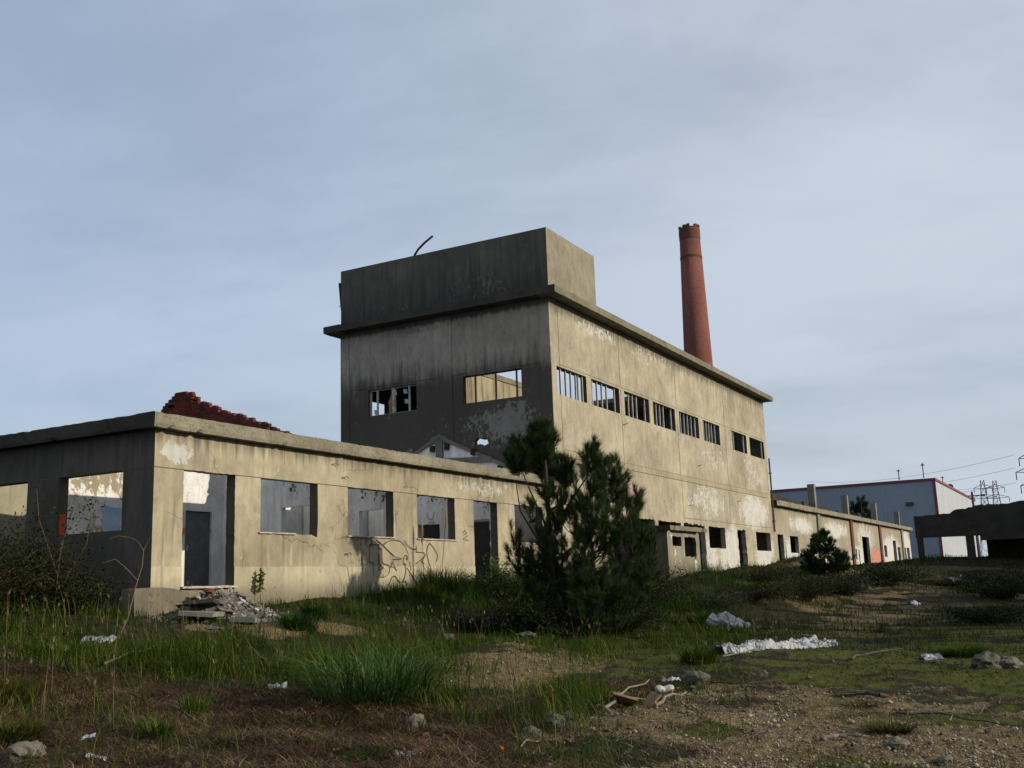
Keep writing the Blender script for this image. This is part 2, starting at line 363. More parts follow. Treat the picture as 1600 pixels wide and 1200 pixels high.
M['bluepaint'] = plain('blue_spray_paint', (.2, .33, .45), (.33, .42, .5), scale=3)
M['orange'] = plain('orange_spray_paint', (.5, .06, .01), (.45, .08, .02), scale=3)
M['rust'] = plain('rusty_iron', (.13, .055, .03), (.07, .035, .025), scale=7)
M['black'] = plain('black_metal', (.015, .016, .018), (.025, .025, .025), scale=5)
M['floor'] = concrete('dirty_floor', (.36, .34, .3), (.24, .22, .19))
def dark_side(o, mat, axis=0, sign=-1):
    """faces looking along one axis take the darker end material: shade put into the colour, soot on the hall"""
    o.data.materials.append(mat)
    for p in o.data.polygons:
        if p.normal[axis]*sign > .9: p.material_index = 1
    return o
# ================================================================== low wing (roofless front range)
W = thing('factory_wing', 'roofless single storey beige factory range with empty doors and windows in front', 'building', (0, 0, -.5))
HEAD, SILL = 2.4, 1.176
WIN = [(3.09, 5.08), (6.25, 8.22), (9.34, 11.31), (14.94, 16.885)]
DOOR = [(.787, 2.282), (12.375, 13.81)]
hol = [jag(rect(a, b, SILL, HEAD), .008, .09, int(a*9)) for a, b in WIN[1:]]+[jag(rect(a, b, 0, HEAD), .010, .09, int(a*9)) for a, b in DOOR]
hol.append([(3.09, SILL), (4.2, SILL), (4.5, 1.15), (4.85, 1.16), (5.06, 1.1), (5.09, 1.5), (5.08, HEAD), (3.09, HEAD)])
mb = MB(); mb.wall(rect(0, 18.085, -1.1, 3.166), hol, 'y', 0, .25)
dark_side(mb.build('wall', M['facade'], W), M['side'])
mb = MB(); sw = [(.895, 2.87), (3.89, 5.87), (6.88, 8.86)]
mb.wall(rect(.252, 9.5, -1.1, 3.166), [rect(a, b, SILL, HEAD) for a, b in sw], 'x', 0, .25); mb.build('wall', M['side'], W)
mb = MB(); mb.wall(rect(.252, 18.05, -1.1, 3.0), [rect(8.2, 10, 1.2, 2.4), rect(12, 14, 1.2, 2.4)], 'y', 9.5, 9.7); mb.build('wall', M['olive'], W)
mb = MB()
for a, b, s in ((-.012, .787, 1), (2.282, 12.375, 2), (13.81, 18.07, 3)):
    top = jag([(a, .41), (b, .41)], .012, .12, s, close=False)
    mb.wall([(a, -1.1)]+[(b, -1.1)]+top[::-1], [], 'y', -.014, -.001)
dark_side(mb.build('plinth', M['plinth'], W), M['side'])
def part_box(name, mat, parent, *b):
    mb = MB(); mb.box(*b); return mb.build(name, M[mat], parent)
for a, b in ((0, .787), (2.282, 3.09), (5.08, 6.25), (8.22, 9.34), (11.31, 12.375), (13.81, 14.94), (16.885, 18.08)): part_box('joint_line', 'joint', W, a, b, -.005, .0, 2.388, 2.408)
for a, b in ((.0, .895), (2.87, 3.89), (5.87, 6.88), (8.86, 9.5)): part_box('joint_line', 'joint', W, -.005, .0, a, b, 2.388, 2.408)
mb = MB(); sec = [(-.215, 3.17), (-.235, 3.24), (-.235, 3.455), (-.2, 3.475), (.30, 3.475), (.30, 3.17)]
rough_bar(mb, -.235, 18.08, sec, 'x', .11, .005, 3, .07)
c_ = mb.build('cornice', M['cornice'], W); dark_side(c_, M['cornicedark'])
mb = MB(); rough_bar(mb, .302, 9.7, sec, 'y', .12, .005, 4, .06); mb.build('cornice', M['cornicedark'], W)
mb = MB(); rough_bar(mb, .302, 18.05, [(9.4, 3.0), (9.4, 3.3), (9.9, 3.3), (9.9, 3.0)], 'x', .5, .02, 5); mb.build('cornice', M['conc'], W)
mb = MB(); mb.box(.252, 18.05, .252, 9.498, -.45, -.005); mb.build('floor_slab', M['floor'], W)
for a, b, z in ((3.02, 4.25, SILL), (6.2, 8.28, SILL), (9.3, 11.36, SILL), (14.9, 16.93, SILL)):
    mb = MB(); rough_bar(mb, a, b, [(-.05, z-.028), (-.05, z+.004), (.2, z+.004), (.2, z-.028)], 'x', .12, .004, int(a*10), .1); mb.build('window_sill', M['sill'], W)
mb = MB(); rough_bar(mb, .76, 2.31, [(-.09, -.035), (-.09, .012), (.24, .012), (.24, -.035)], 'x', .12, .005, 8); mb.build('door_sill', M['sill'], W)
# inside: cross walls with doorways, spine wall, and the stepped brick gable still standing on the first cross wall
def cross(u, v1, zt, holes, s, m='white2', th=.15):
    mb = MB(); out = [(.252, -.1), (v1, -.1)]+jag([(v1, zt), (.252, zt)], .05, .2, s, close=False)
    mb.wall(out, holes, 'x', u, u+th); mb.build('partition_wall', M[m], W)
cross(5.6, 9.3, 3.42, [rect(.72, 1.6, 0, 1.95)], 1)
cross(8.75, 3.55, 3.1, [rect(.72, 1.55, 0, 2.0)], 2)
cross(11.85, 3.55, 3.05, [jag(rect(.9, 1.67, 0, 1.74), .02, .2, 5)], 3)
cross(14.35, 3.55, 3.0, [jag(rect(.6, 1.9, 0, 1.93), .04, .15, 6)], 4)
M['doorwaydark'] = plain('doorway_shade_panel', (.045, .042, .045), (.03, .028, .03), scale=4)  # dark panels stand in for the darkness inside two inner doorways
mb = MB(); mb.wall(rect(.92, 1.65, 0, 1.72), [], 'x', 11.93, 11.97); mb.build('door', M['doorwaydark'], W)
mb = MB(); mb.wall(rect(.66, 1.85, 0, 1.88), [], 'x', 14.43, 14.47); mb.build('door', M['doorwaydark'], W)
mb = MB(); mb.wall([(.255, -.1), (18.0, -.1)]+jag([(18.0, 3.25), (.255, 3.3)], .05, .25, 9, close=False), [rect(4.3, 5.2, 0, 1.95), rect(10, 10.8, 0, 2.1), rect(12.9, 13.7, 0, 2.1)], 'y', 3.6, 3.75)
mb.build('partition_wall', M['white'], W)
mb = MB(); mb.wall(rect(.255, 5.59, -.1, 3.3), [], 'y', 7.0, 7.15); mb.build('partition_wall', M['olive'], W)
def lerp_poly(P, z):
    for (a, za), (b, zb) in zip(P, P[1:]):
        if min(za, zb) <= z <= max(za, zb): return a+(b-a)*(z-za)/((zb-za) or 1)
    return None
RT = [(1.0, 3.45), (1.3, 3.8), (1.62, 3.92), (2.5, 4.3), (3.06, 4.5), (3.54, 4.64), (3.87, 4.76), (4.18, 4.9), (4.4, 5.02), (4.72, 5.1), (4.83, 5.22), (5.0, 5.4)]
LF = [(6.0, 3.45), (5.98, 5.0), (5.74, 5.14), (5.5, 5.3), (5.4, 5.4)]
mb = MB(); rr = random.Random(5); z = 3.45; row = 0; pa = 0
while z < 5.36:
    a = lerp_poly(RT, z+.04); b = lerp_poly(LF, z+.04)
    if a is not None and b is not None:
        a = a+rr.uniform(-.05, .12)
        a = max(a, pa-.1); pa = a
        for th in (0, 1):
            v = a+(.11 if (row+th) % 2 else 0)-.05
            while v < b:
                e = min(v+.215, b)
                if e-v > .05 and rr.random() > .015:
                    j = rr.uniform(-.006, .006)
                    mb.box(5.56+th*.12+j, 5.56+th*.12+.112+j, v, e, z, z+.07)
                v += .228
        mb.box(5.565, 5.785, a+.08, b-.05, z+.069, z+.081)
    z += .08; row += 1
brick, nt, b = newmat('red_brick', .9, .15)
g = nd(nt, 'NewGeometry'); n1 = noise(nt, g.outputs['Position'], 3, 5, .6); n2 = noise(nt, g.outputs['Position'], 40, 3, .6)
bc = mix(nt, g.outputs['Random Per Island'], (.14, .034, .024), (.05, .019, .016)); bc = mix(nt, sstep(nt, n1, .5, .75), bc, (.05, .028, .024)); bc = mix(nt, 1., bc, mix(nt, n2, (.7,)*3, (1.25,)*3), 'MULTIPLY')
nt.links.new(bc, b.inputs['Base Color']); M['brick'] = brick
mb.build('brick_gable', M['brick'], W)
M['doorwaydim'] = plain('dim_doorway_panel', (.115, .12, .127), (.075, .078, .082), scale=4)
# sprayed outlines on the front, flat bands of paint lying on the render
def stroke_band(mb, pts, w, y, ax='y'):
    for (a, za), (b, zb) in zip(pts, pts[1:]):
        d = math.hypot(b-a, zb-za)
        if d < 1e-4: continue
        ea, ez = (b-a)/d*w*.4, (zb-za)/d*w*.4; px, pz = -(zb-za)/d*w/2, (b-a)/d*w/2
        q = [(a-ea+px, za-ez+pz), (a-ea-px, za-ez-pz), (b+ea-px, zb+ez-pz), (b+ea+px, zb+ez+pz)]
        mb.wall(q, [], ax, y, y+.003)
def smooth(pts, k=3):
    if len(pts) < 3: return pts
    out = []
    for i in range(len(pts)-1):
        p0 = pts[max(i-1, 0)]; p1 = pts[i]; p2 = pts[i+1]; p3 = pts[min(i+2, len(pts)-1)]
        for j in range(k):
            t = j/k
            out.append(tuple(.5*(2*p1[c]+(p2[c]-p0[c])*t+(2*p0[c]-5*p1[c]+4*p2[c]-p3[c])*t*t+(3*p1[c]-p0[c]-3*p2[c]+p3[c])*t**3) for c in (0, 1)))
    return out+[pts[-1]]
CURV = [[(7.43, 1.1), (7.7, .96), (8.19, .69)], [(7.7, .96), (7.88, 1.05), (8.18, 1.1), (8.49, 1.07), (8.71, .94), (8.84, .76), (8.81, .58)], [(8.81, .58), (8.75, .7), (8.66, .68), (8.63, .5), (8.74, .47)],
 [(8.65, .5), (8.72, .37), (8.69, .19), (8.6, .04), (8.46, -.01), (8.35, .05), (8.23, .15), (8.1, .14), (7.94, -.05)], [(8.69, 1.11), (8.8, 1.0), (9.01, .9), (9.26, .88)], [(9.93, 1.06), (9.81, .94), (9.78, .74), (10, .24)], [(9.93, 1.06), (10.12, .93), (10.31, .72), (10.23, .54)], [(7.66, .87), (7.68, .52), (7.91, .45), (7.99, .37), (7.93, .22), (7.73, .14), (7.5, .15)]]
POLY = [[(7.21, 1.08), (7.24, .99), (7.12, .97), (7.16, .95), (7.1, .54), (7.14, .52), (7.28, .52), (7.27, .16)], [(7.12, .97), (7.54, .98), (7.51, .88), (7.66, .87)], [(7.51, .76), (7.5, .32), (7.72, .37), (7.55, .47), (7.51, .76)], [(8.13, .54), (8.04, .4), (8.19, .4), (8.29, .3), (8.13, .54)], [(8.13, .6), (8.52, .61)],
 [(7.94, -.05), (8.07, -.16), (8.59, -.16), (8.8, -.06), (8.69, .02), (8.46, -.01)], [(9.26, .97), (9.26, .8), (9.63, .79), (9.7, .71), (9.51, .55), (9.62, .48)], [(9.25, .5), (9.44, .58), (9.68, .71)], [(8.79, .37), (9.05, .14), (9.37, -.17)], [(8.93, .53), (8.97, .32)], [(9.1, .86), (9.07, .01)],
 [(11.69, 1.4), (11.83, 1.48), (11.93, 1.3), (11.71, 1.22), (12.0, 1.17)], [(11.75, 1.33), (11.95, 1.42)]]
mb = MB(); rr = random.Random(2)
for i, p in enumerate(POLY+[smooth(q) for q in CURV]): stroke_band(mb, p, .021 if i < 11 or i > 12 else .012, -.019-.0035*(i % 6))
mb.build('graffiti', M['spray'], W, fix=False)
for q in ([(7.75, .96), (7.92, 1.05), (8.18, 1.09), (8.49, 1.06), (8.71, .92), (8.82, .73), (8.79, .63), (8.52, .63), (8.17, .69)], [(8.09, -.1), (8.31, .02), (8.64, -.02), (8.75, -.07), (8.57, -.15)], [(7.5, .31), (7.74, .37), (7.91, .42), (7.95, .27), (7.73, .16), (7.5, .18)]):
    mb = MB(); mb.wall(q, [], 'y', -.0178, -.0145); mb.build('graffiti', M['yellow'], W)
mb = MB(); mb.wall(jag([(1.85, 1.15), (2.2, 1.15), (2.35, 1.9), (1.7, 1.93)], .05, .15, 3), [], 'y', 3.594, 3.599); mb.build('graffiti', M['bluepaint'], W)
mb = MB(); mb.wall(jag(rect(.06, .19, 1.19, 1.62), .02, .1, 3), [], 'y', 2.862, 2.868); mb.build('graffiti', M['orange'], W)
mb = MB(); mb.wall(rect(4.305, 5.195, .0, 1.945), [], 'y', 3.66, 3.71); dr = mb.build('door', M['doorwaydim'], W)  # dark panel and handle added so this inner doorway reads dark
mb = MB(); mb.box(4.38, 4.42, 3.62, 3.66, .95, 1.08); mb.build('handle', M['bars'], dr)
mb = MB(); mb.box(4.18, 4.27, 3.56, 3.6, 1.36, 1.5); mb.build('alarm_box', M['redpaint'], W)
for q in ([(1.35, 2.05), (1.3, 1.9), (1.15, 1.85), (1.1, 2.0), (1.05, 2.1)], [(1.3, 1.8), (1.1, 1.78), (1.12, 1.7), (1.3, 1.68), (1.32, 1.6), (1.1, 1.6)]): mb = MB(); stroke_band(mb, q, .015, 11.845, 'x'); mb.build('graffiti', M['spray'], W, fix=False)
M['band'] = plaster('band_render', (.34, .295, .2), (.27, .235, .16), 0, sbias=.02)
# ================================================================== tall hall with tank
T = thing('factory_hall', 'tall beige concrete factory hall with boxy roof tank and strip of barred windows', 'building', (18.1, 0, 0))
UT, UE, V2 = 18.09, 46.1, 9.53
TW = [(18.48, 21.02), (21.48, 24.2), (24.73, 27.48), (27.96, 30.7), (31.25, 34.01), (34.64, 37.27), (39.33, 42.05), (42.64, 45.57)]
z0, z1 = 6.57, 7.61
hol = [rect(a, b, z0, z1) for a, b in TW]
hol += [jag(rect(25.3, 27.34, .95, 2.37), .03, .2, 1), jag(rect(27.75, 30.57, .9, 2.37), .03, .2, 2), jag(rect(30.91, 33.86, .25, 2.36), .05, .18, 3), jag(rect(34.42, 37.0, 1.3, 2.33), .015, .3, 4), jag(rect(39.1, 40.58, .2, 2.3), .07, .15, 5), rect(42.5, 45.42, 1.27, 2.3)]
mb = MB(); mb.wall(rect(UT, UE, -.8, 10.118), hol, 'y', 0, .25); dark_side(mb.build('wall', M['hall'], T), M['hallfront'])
mb = MB(); FW = [(5.87, 8.18), (1.25, 3.78)]
mb.wall(rect(.252, V2, -.8, 10.118), [rect(a, b, 6.58, 7.63) for a, b in FW]+[[(2.72, 4.98), (2.95, 4.9), (3.1, 5.0), (3.3, 4.94), (3.34, 5.12), (3.2, 5.24), (2.98, 5.16), (2.8, 5.2)]], 'x', UT, UT+.22)
mb.build('wall', M['hallfront'], T)
mb = MB(); mb.wall(rect(22.3, UE-.252, -.8, 10.118), [rect(a, b, z0, z1) for a, b in TW[2:]], 'y', V2-.25, V2); mb.build('wall', M['inner'], T)
mb = MB(); mb.wall(rect(UT+.222, 22.3, -.8, 10.118), [rect(18.48, 21.02, z0, z1)], 'y', V2-.25, V2); mb.build('wall', M['concdark'], T)  # near-black colour stands in for missing sun on this back wall
mb = MB(); mb.wall(rect(6.7, V2-.255, 4.3, 10.12), [], 'x', 22.1, 22.29); mb.build('partition_wall', M['concdark'], T)  # added wall that keeps the view through the end window dark
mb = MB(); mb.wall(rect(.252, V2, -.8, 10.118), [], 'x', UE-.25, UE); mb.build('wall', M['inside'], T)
mb = MB()   # columns and beam standing proud of the end face
mb.box(UT-.035, UT-.001, 0.002, .43, -.5, 10.11); mb.box(UT-.035, UT-.001, 4.22, 5.02, 5.2, 10.11); mb.box(UT-.035, UT-.001, 9.12, V2, -.5, 10.11)
for a, b in ((.432, 4.218), (5.022, 9.118)): mb.box(UT-.02, UT-.001, a, b, 7.72, 7.93)
mb.build('column', M['hallfront'], T)
for u, a, b in ((24.35, 4.58, 7.6), (30.95, 4.58, 10.0), (38.2, 4.58, 10.0), (31.0, 2.62, 4.3), (38.1, 2.62, 4.3), (18.75, 4.6, 9.9), (45.75, 2.6, 6.5), (24.35, 7.75, 10.0)): part_box('joint_line', 'joint', T, u-.012, u+.012, -.006, 0, a, b)
for a, b in ((18.8, 24.33), (24.37, 30.93), (30.97, 38.18), (38.22, 45.74)): part_box('band', 'band', T, a, b, -.014, -.0002, 4.32, 4.56)
for z in (4.31, 4.57, 2.6): part_box('joint_line', 'joint', T, 18.8 if z > 3 else 31, 45.74, -.0055, 0, z-.01, z+.01)
for a, b in ((18.8, 24.3), (24.4, 30.9), (31, 38.1), (38.3, 45.7)): part_box('joint_line', 'joint', T, a, b, -.0055, 0, 7.70, 7.716)
P2 = .506; sec = [(-P2, 10.122), (-P2, 10.39), (-P2+.03, 10.402), (.3, 10.402), (.3, 10.122)]
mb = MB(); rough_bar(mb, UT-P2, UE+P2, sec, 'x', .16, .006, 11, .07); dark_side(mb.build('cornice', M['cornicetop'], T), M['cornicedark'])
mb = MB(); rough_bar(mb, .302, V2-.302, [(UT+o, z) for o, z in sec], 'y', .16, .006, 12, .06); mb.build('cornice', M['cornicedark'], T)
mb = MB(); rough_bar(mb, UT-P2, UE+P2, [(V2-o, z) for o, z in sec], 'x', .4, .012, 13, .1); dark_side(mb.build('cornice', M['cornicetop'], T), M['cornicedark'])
mb = MB(); rough_bar(mb, .302, V2-.302, [(UE-o, z) for o, z in sec], 'y', .3, .012, 14, .1); mb.build('cornice', M['cornicetop'], T)
mb = MB(); ZT = 12.797
mb.wall(rect(UT, 22.34, 0, V2), [rect(UT+.2, 22.14, .2, V2-.2)], 'z', 10.404, ZT)
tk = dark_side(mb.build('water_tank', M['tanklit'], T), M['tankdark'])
mb = MB(); mb.box(UT+.225, 22.3, .31, V2-.31, 10.15, 10.38); mb.build('tank_floor', M['conc'], T)
mb = MB(); mb.box(40.5, UE-.31, .31, V2-.31, 10.13, 10.37); mb.build('roof_slab', M['inside'], T)
mb = MB(); mb.box(UT+.225, UE-.255, .252, V2-.252, 4.05, 4.3); mb.box(UT+.225, UE-.255, .252, V2-.252, -.3, .3); mb.build('floor_slab', M['floor'], T)
FR = [(.2, .37, .54, .71, .79, .94), (.1, .27, .44, .61, .9), (.24, .4, .56, .9), (.22, .38, .54, .9), (.16, .34, .52, .7, .9), (.14, .3, .46, .62, .82), (.12, .22, .9), (.93,)]
for (a, b), fr in zip(TW, FR):
    mb = MB(); mb.wall(rect(a+.001, b-.001, z0+.001, z1-.001), [rect(a+.035, b-.035, z0+.03, z1-.05)], 'y', .155, .2)
    wf = mb.build('window_frame', M['bardark'], T)
    for f in fr: u = a+(b-a)*f; part_box('mullion', 'bars', wf, u-.024, u+.024, .09, .15, z0+.001, z1-.001)
mb = MB(); mb.wall(rect(1.251, 3.779, 6.581, 7.629), [rect(1.28, 3.72, 6.61, 7.59)], 'x', UT+.135, UT+.16); wf = mb.build('window_frame', M['bardark'], T)
for f in (.2, .55, .9): v = 1.25+2.53*(1-f); part_box('mullion', 'bardark', wf, UT+.08, UT+.13, v-.028, v+.028, 6.581, 7.629)
mb = MB(); mb.wall(rect(5.871, 8.179, 6.581, 7.629), [rect(5.93, 8.1, 6.62, 7.58)], 'x', UT+.135, UT+.16); wf = mb.build('window_frame', M['bars'], T)
for f in (.17, .5, .83): v = 5.87+2.31*(1-f); part_box('mullion', 'bars', wf, UT+.07, UT+.12, v-.035, v+.035, 6.581, 7.629)
for (v, z, s) in ((6.98, 7.42, .13), (6.45, 7.4, .1), (6.4, 7.0, .1), (7.0, 6.75, .09), (7.85, 6.72, .11)):
    mb = MB(); mb.wall(jag([(v-s, z-s), (v+s*.8, z-s*.8), (v+s, z+s), (v-s*.6, z+s*.8)], .06, .12, int(v*37)), [], 'x', UT+.085, UT+.1); mb.build('broken_pane', M['bars'], wf)
# the scar of the vanished pitched roof on the end face
G = [(.7, 3.0), (9.0, 3.0), (9.0, 3.42), (4.85, 5.36), (.7, 3.48)]
mb = MB(); mb.wall(G, [], 'x', UT-.012, UT-.001); mb.build('roof_scar', M['white2'], T)
mb = MB()
for a, b in (((.6, 3.43), (4.85, 5.42)), ((4.85, 5.42), (9.1, 3.42))):
    mb.beam((UT-.045, a[0], a[1]), (UT-.045, b[0], b[1]), .09, .12)
mb.box(UT-.1, UT-.012, 4.69, 4.99, 3.0, 5.28); mb.beam((UT-.06, 2.6, 4.38), (UT-.06, 4.69, 4.5), .1, .2); mb.beam((UT-.06, 5.0, 4.52), (UT-.06, 7.3, 4.2), .1, .26)
mb.wall(jag([(4.45, 5.2), (5.3, 5.2), (5.15, 5.45), (4.85, 5.55), (4.55, 5.42)], .04, .12, 4), [], 'x', UT-.07, UT-.012)
mb.build('roof_scar', M['conc'], T)
for v, z in ((4.5, 5.02), (5.15, 5.0), (3.35, 4.72), (2.25, 4.0)): mb = MB(); mb.obox((UT-.06, v, z), (.045, 0, 0), (0, .09, .02), (0, -.02, .12)); mb.build('bracket', M['concdark'], T)
mb = MB(); mb.blob((UT-.08, 6.15, 4.98), (.08, .16, .13), 2, .4, 3); mb.build('bracket', M['conc'], T)
mb = MB(); mb.tube([(18.2, 5.99, 12.6), (18.2, 5.93, 12.85), (18.2, 5.75, 13.06), (18.2, 5.45, 13.27), (18.2, 5.05, 13.48)], .045, 8); mb.build('pipe', M['black'], T, smooth=True)
mb = MB(); mb.tube([(18.2, 9.55, 11.1), (18.2, 9.6, 11.5), (18.2, 9.68, 12.35)], .05, 8); mb.beam((18.15, 9.5, 11.35), (18.15, 9.66, 11.35), .03); mb.build('pipe', M['black'], T, smooth=True)
mb = MB(); mb.tube([(46.2, -.07, 2.4), (46.2, -.07, 6.7)], .05, 8)
for z in (3, 4.4, 5.8): mb.box(46.1, 46.3, -.14, -.0, z, z+.05)
mb.build('drainpipe', M['rust'], T)
mb = MB(); mb.wall(jag([(24.8, 3.6), (25.9, 3.76), (26.1, 3.5), (25.1, 3.13)], .1, .2, 8), [], 'y', -.005, -.001); mb.build('graffiti', plain('pink_spray_paint', (.55, .2, .2), (.5, .4, .36)), T)
for u, z in ((24.45, 6.15), (24.55, 6.17), (39.5, 3.8), (33.5, 5.2), (31.8, 3.2)): mb = MB(); mb.tube([(u, .0, z), (u, -.12, z+.01), (u+.06, -.16, z+.05)], .014, 5); mb.build('bracket', M['rust'], T)
for u, z in ((5.6, 2.92), (6.0, 2.62), (6.1, .72)): mb = MB(); mb.tube([(u, .0, z), (u+.03, -.07, z), (u+.14, -.08, z+.02), (u+.2, -.07, z-.02)], .010, 5); mb.build('bracket', M['rust'], W)
# ================================================================== little booth leaning on the hall
B = thing('utility_booth', 'small flat roofed concrete booth with broken front openings against the tall hall', 'building', (24.7, -1.2, -.2))
mb = MB(); mb.wall(rect(22.86, 26.5, -.9, 1.68), [jag(rect(23.39, 24.37, 1.1, 1.47), .02, .15, 2), jag([(24.74, .72), (25.75, .7), (25.95, .58), (26.09, .75), (26.12, 1.3), (26.0, 1.48), (24.74, 1.47)], .03, .12, 4)], 'y', -2.2, -2.06); dark_side(mb.build('wall', M['booth'], B), M['side'])
mb = MB(); mb.wall(rect(-2.058, -.01, -.9, 1.68), [jag([(-1.75, .85), (-1.2, 1.0), (-.5, .55), (-.35, 1.45), (-1.75, 1.45)], .04, .15, 6)], 'x', 22.86, 23.0); mb.build('wall', M['side'], B)
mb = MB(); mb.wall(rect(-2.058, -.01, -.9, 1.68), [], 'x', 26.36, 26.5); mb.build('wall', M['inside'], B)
mb = MB(); rough_bar(mb, 22.68, 26.95, [(-2.42, 1.684), (-2.42, 1.86), (-.01, 1.88), (-.01, 1.684)], 'x', .2, .012, 5, .12); dark_side(mb.build('roof_slab', M['cornicetop'], B), M['concdark'])
# ================================================================== long low shed beyond
S = thing('long_shed', 'long low shed with flaking white paint and concrete posts rising beyond the hall', 'building', (72, 0, .3))
hol = [rect(46.95, 48.25, .2, 2.28), rect(49.8, 51.85, 1.23, 2.26), rect(54.9, 57.1, 1.2, 2.24), rect(72.5, 75.4, .0, 2.77), rect(82.1, 83.5, 1.23, 2.23), jag(rect(86.9, 88.6, .2, 2.75), .05, .3, 3), jag(rect(89.3, 90.7, .2, 2.2), .05, .3, 5), jag(rect(93.3, 94.2, .5, 2.2), .05, .3, 6), rect(94.7, 96.3, 1.15, 2.22), [(48.5, .3), (48.8, .3), (48.75, 1.5), (48.6, 1.6)],
       jag(rect(69.5, 70.0, .9, 1.75), .04, .2, 8), jag(rect(70.6, 71.0, .6, 1.7), .04, .2, 9)]
mb = MB(); mb.wall(rect(46.105, 97.3, -1.2, 3.938), hol, 'y', 0, .22); mb.build('wall', M['shed'], S)
mb = MB(); mb.wall(rect(46.11, 97.3, -1.2, 3.938), [], 'y', 8.8, 9.0); mb.build('wall', M['inside'], S)
mb = MB(); mb.wall(rect(.222, 8.798, -1.2, 3.938), [], 'x', 97.1, 97.3); mb.build('wall', M['inside'], S)
mb = MB(); mb.box(46.12, 97.2, .31, 8.9, 3.95, 4.15); mb.build('roof_slab', M['inside'], S)
mb = MB(); rough_bar(mb, 46.3, 97.75, [(-.3, 3.942), (-.3, 4.25), (.3, 4.25), (.3, 3.942)], 'x', .4, .015, 21, .1); dark_side(mb.build('cornice', M['cornice'], S), M['concdark'])
for u, m in ((57.6, 'conc'), (68.4, 'rust'), (80.5, 'rust'), (92.2, 'conc')):
    mb = MB(); mb.box(u-.4, u+.4, -.12, -.001, -.8, 3.938); mb.build('pilaster', M[m], S)
for u, zt in ((59.0, 6.08), (69.9, 5.95), (82.0, 5.95), (94.2, 5.76)):
    mb = MB(); rough_bar(mb, 0, 1, [(0, 0)]*0 or [(u-.25, .3), (u-.25, .75), (u+.25, .75), (u+.25, .3)], 'x') if 0 else mb.box(u-.25, u+.25, .32, .78, 4.16, zt)
    mb.build('post', M['conc'], S)
mb = MB(); rr = random.Random(4); pts = []
for i in range(60):
    u = 46.4+i*.85; pts.append((u, 5.0-.5*(u-46.4)/51+rr.uniform(-.07, .09)))
mb.wall([(46.4, 4.16), (pts[-1][0], 4.16)]+pts[::-1], [], 'y', 1.2, 1.5); mb.build('roof_remnant', M['concdark'], S)
mb = MB()
for i, (cx, cz, rx, rz) in enumerate(((77.9, 1.25, 1.9, .75), (78.6, .75, 1.7, .5), (77.2, .8, 1.3, .5))):
    mb.wall(jag([(cx-rx, cz-rz*.6), (cx-rx*.3, cz-rz), (cx+rx*.8, cz-rz*.8), (cx+rx, cz+rz*.3), (cx+rx*.3, cz+rz), (cx-rx*.8, cz+rz*.7)], .3, .18, i+3), [], 'y', -.006-.004*i, -.002-.004*i)
mb.build('graffiti', M['redpaint'], S)
# ================================================================== chimney
CH = thing('brick_chimney', 'tall tapering red brick chimney standing behind the beige hall', 'chimney', (70.9, 12, 0))
chm, nt, b = newmat('chimney_brick', .9, .1)
g = nd(nt, 'NewGeometry'); P = g.outputs['Position']
n1 = noise(nt, scaled(nt, P, (1.4, 1.4, .5)), .7, 5, .6); n2 = noise(nt, scaled(nt, P, (3, 3, 11)), 1.5, 4, .6); n3 = noise(nt, P, 9, 4, .6)
c = mix(nt, sstep(nt, n1, .3, .7), (.21, .082, .062), (.155, .06, .047)); c = mix(nt, sstep(nt, n2, .45, .7), c, (.10, .042, .034)); c = mix(nt, 1., c, mix(nt, n3, (.75,)*3, (1.25,)*3), 'MULTIPLY')
c = mix(nt, mth(nt, 'MULTIPLY', sstep(nt, nd(nt, 'SeparateXYZ', {}, i0=P).outputs[2], 27, 31.2), .5), c, (.06, .035, .03))
nt.links.new(c, b.inputs['Base Color']); bp = nd(nt, 'Bump', {}, Strength=.5, Distance=.05, Height=n2); nt.links.new(bp.outputs[0], b.inputs['Normal'])
def lathe(mb, c, prof, n=40):
    P = []; fs = []
    for r, z in prof:
        for k in range(n): q = 2*math.pi*k/n; P.append((c[0]+r*math.cos(q), c[1]+r*math.sin(q), z))
    for i in range(len(prof)-1):
        for k in range(n): fs.append((i*n+k, i*n+(k+1) % n, (i+1)*n+(k+1) % n, (i+1)*n+k))
    mb.add(P, fs)
mb = MB(); lathe(mb, (70.9, 12), [(1.62, 0), (1.20, 19.0), (.90, 29.9), (.6, 29.9), (.6, 25)]); mb.build('shaft', chm, CH, smooth=False)
for p in CH.children[0].data.polygons: p.use_smooth = abs(p.normal.z) < .5
mb = MB(); lathe(mb, (70.9, 12), [(.91, 29.5), (.935, 29.6), (.935, 29.9), (.945, 30.0), (.945, 30.4), (.92, 30.5), (.92, 30.62), (.7, 30.62), (.7, 29.5)])
rr = random.Random(3)
for k in range(9):
    q = k*.7+rr.uniform(-.2, .2); mb.obox((70.9+.82*math.cos(q), 12+.82*math.sin(q), 30.66+rr.uniform(0, .1)), (.12*math.cos(q), .12*math.sin(q), 0), (-.14*math.sin(q), .14*math.cos(q), 0), (0, 0, rr.uniform(.04, .14)))
mb.build('crown', chm, CH)
mb = MB(); lathe(mb, (70.9, 12), [(.92, 27.8), (.985, 27.8), (.98, 27.98), (.92, 27.98)]); mb.build('iron_band', M['rust'], CH)
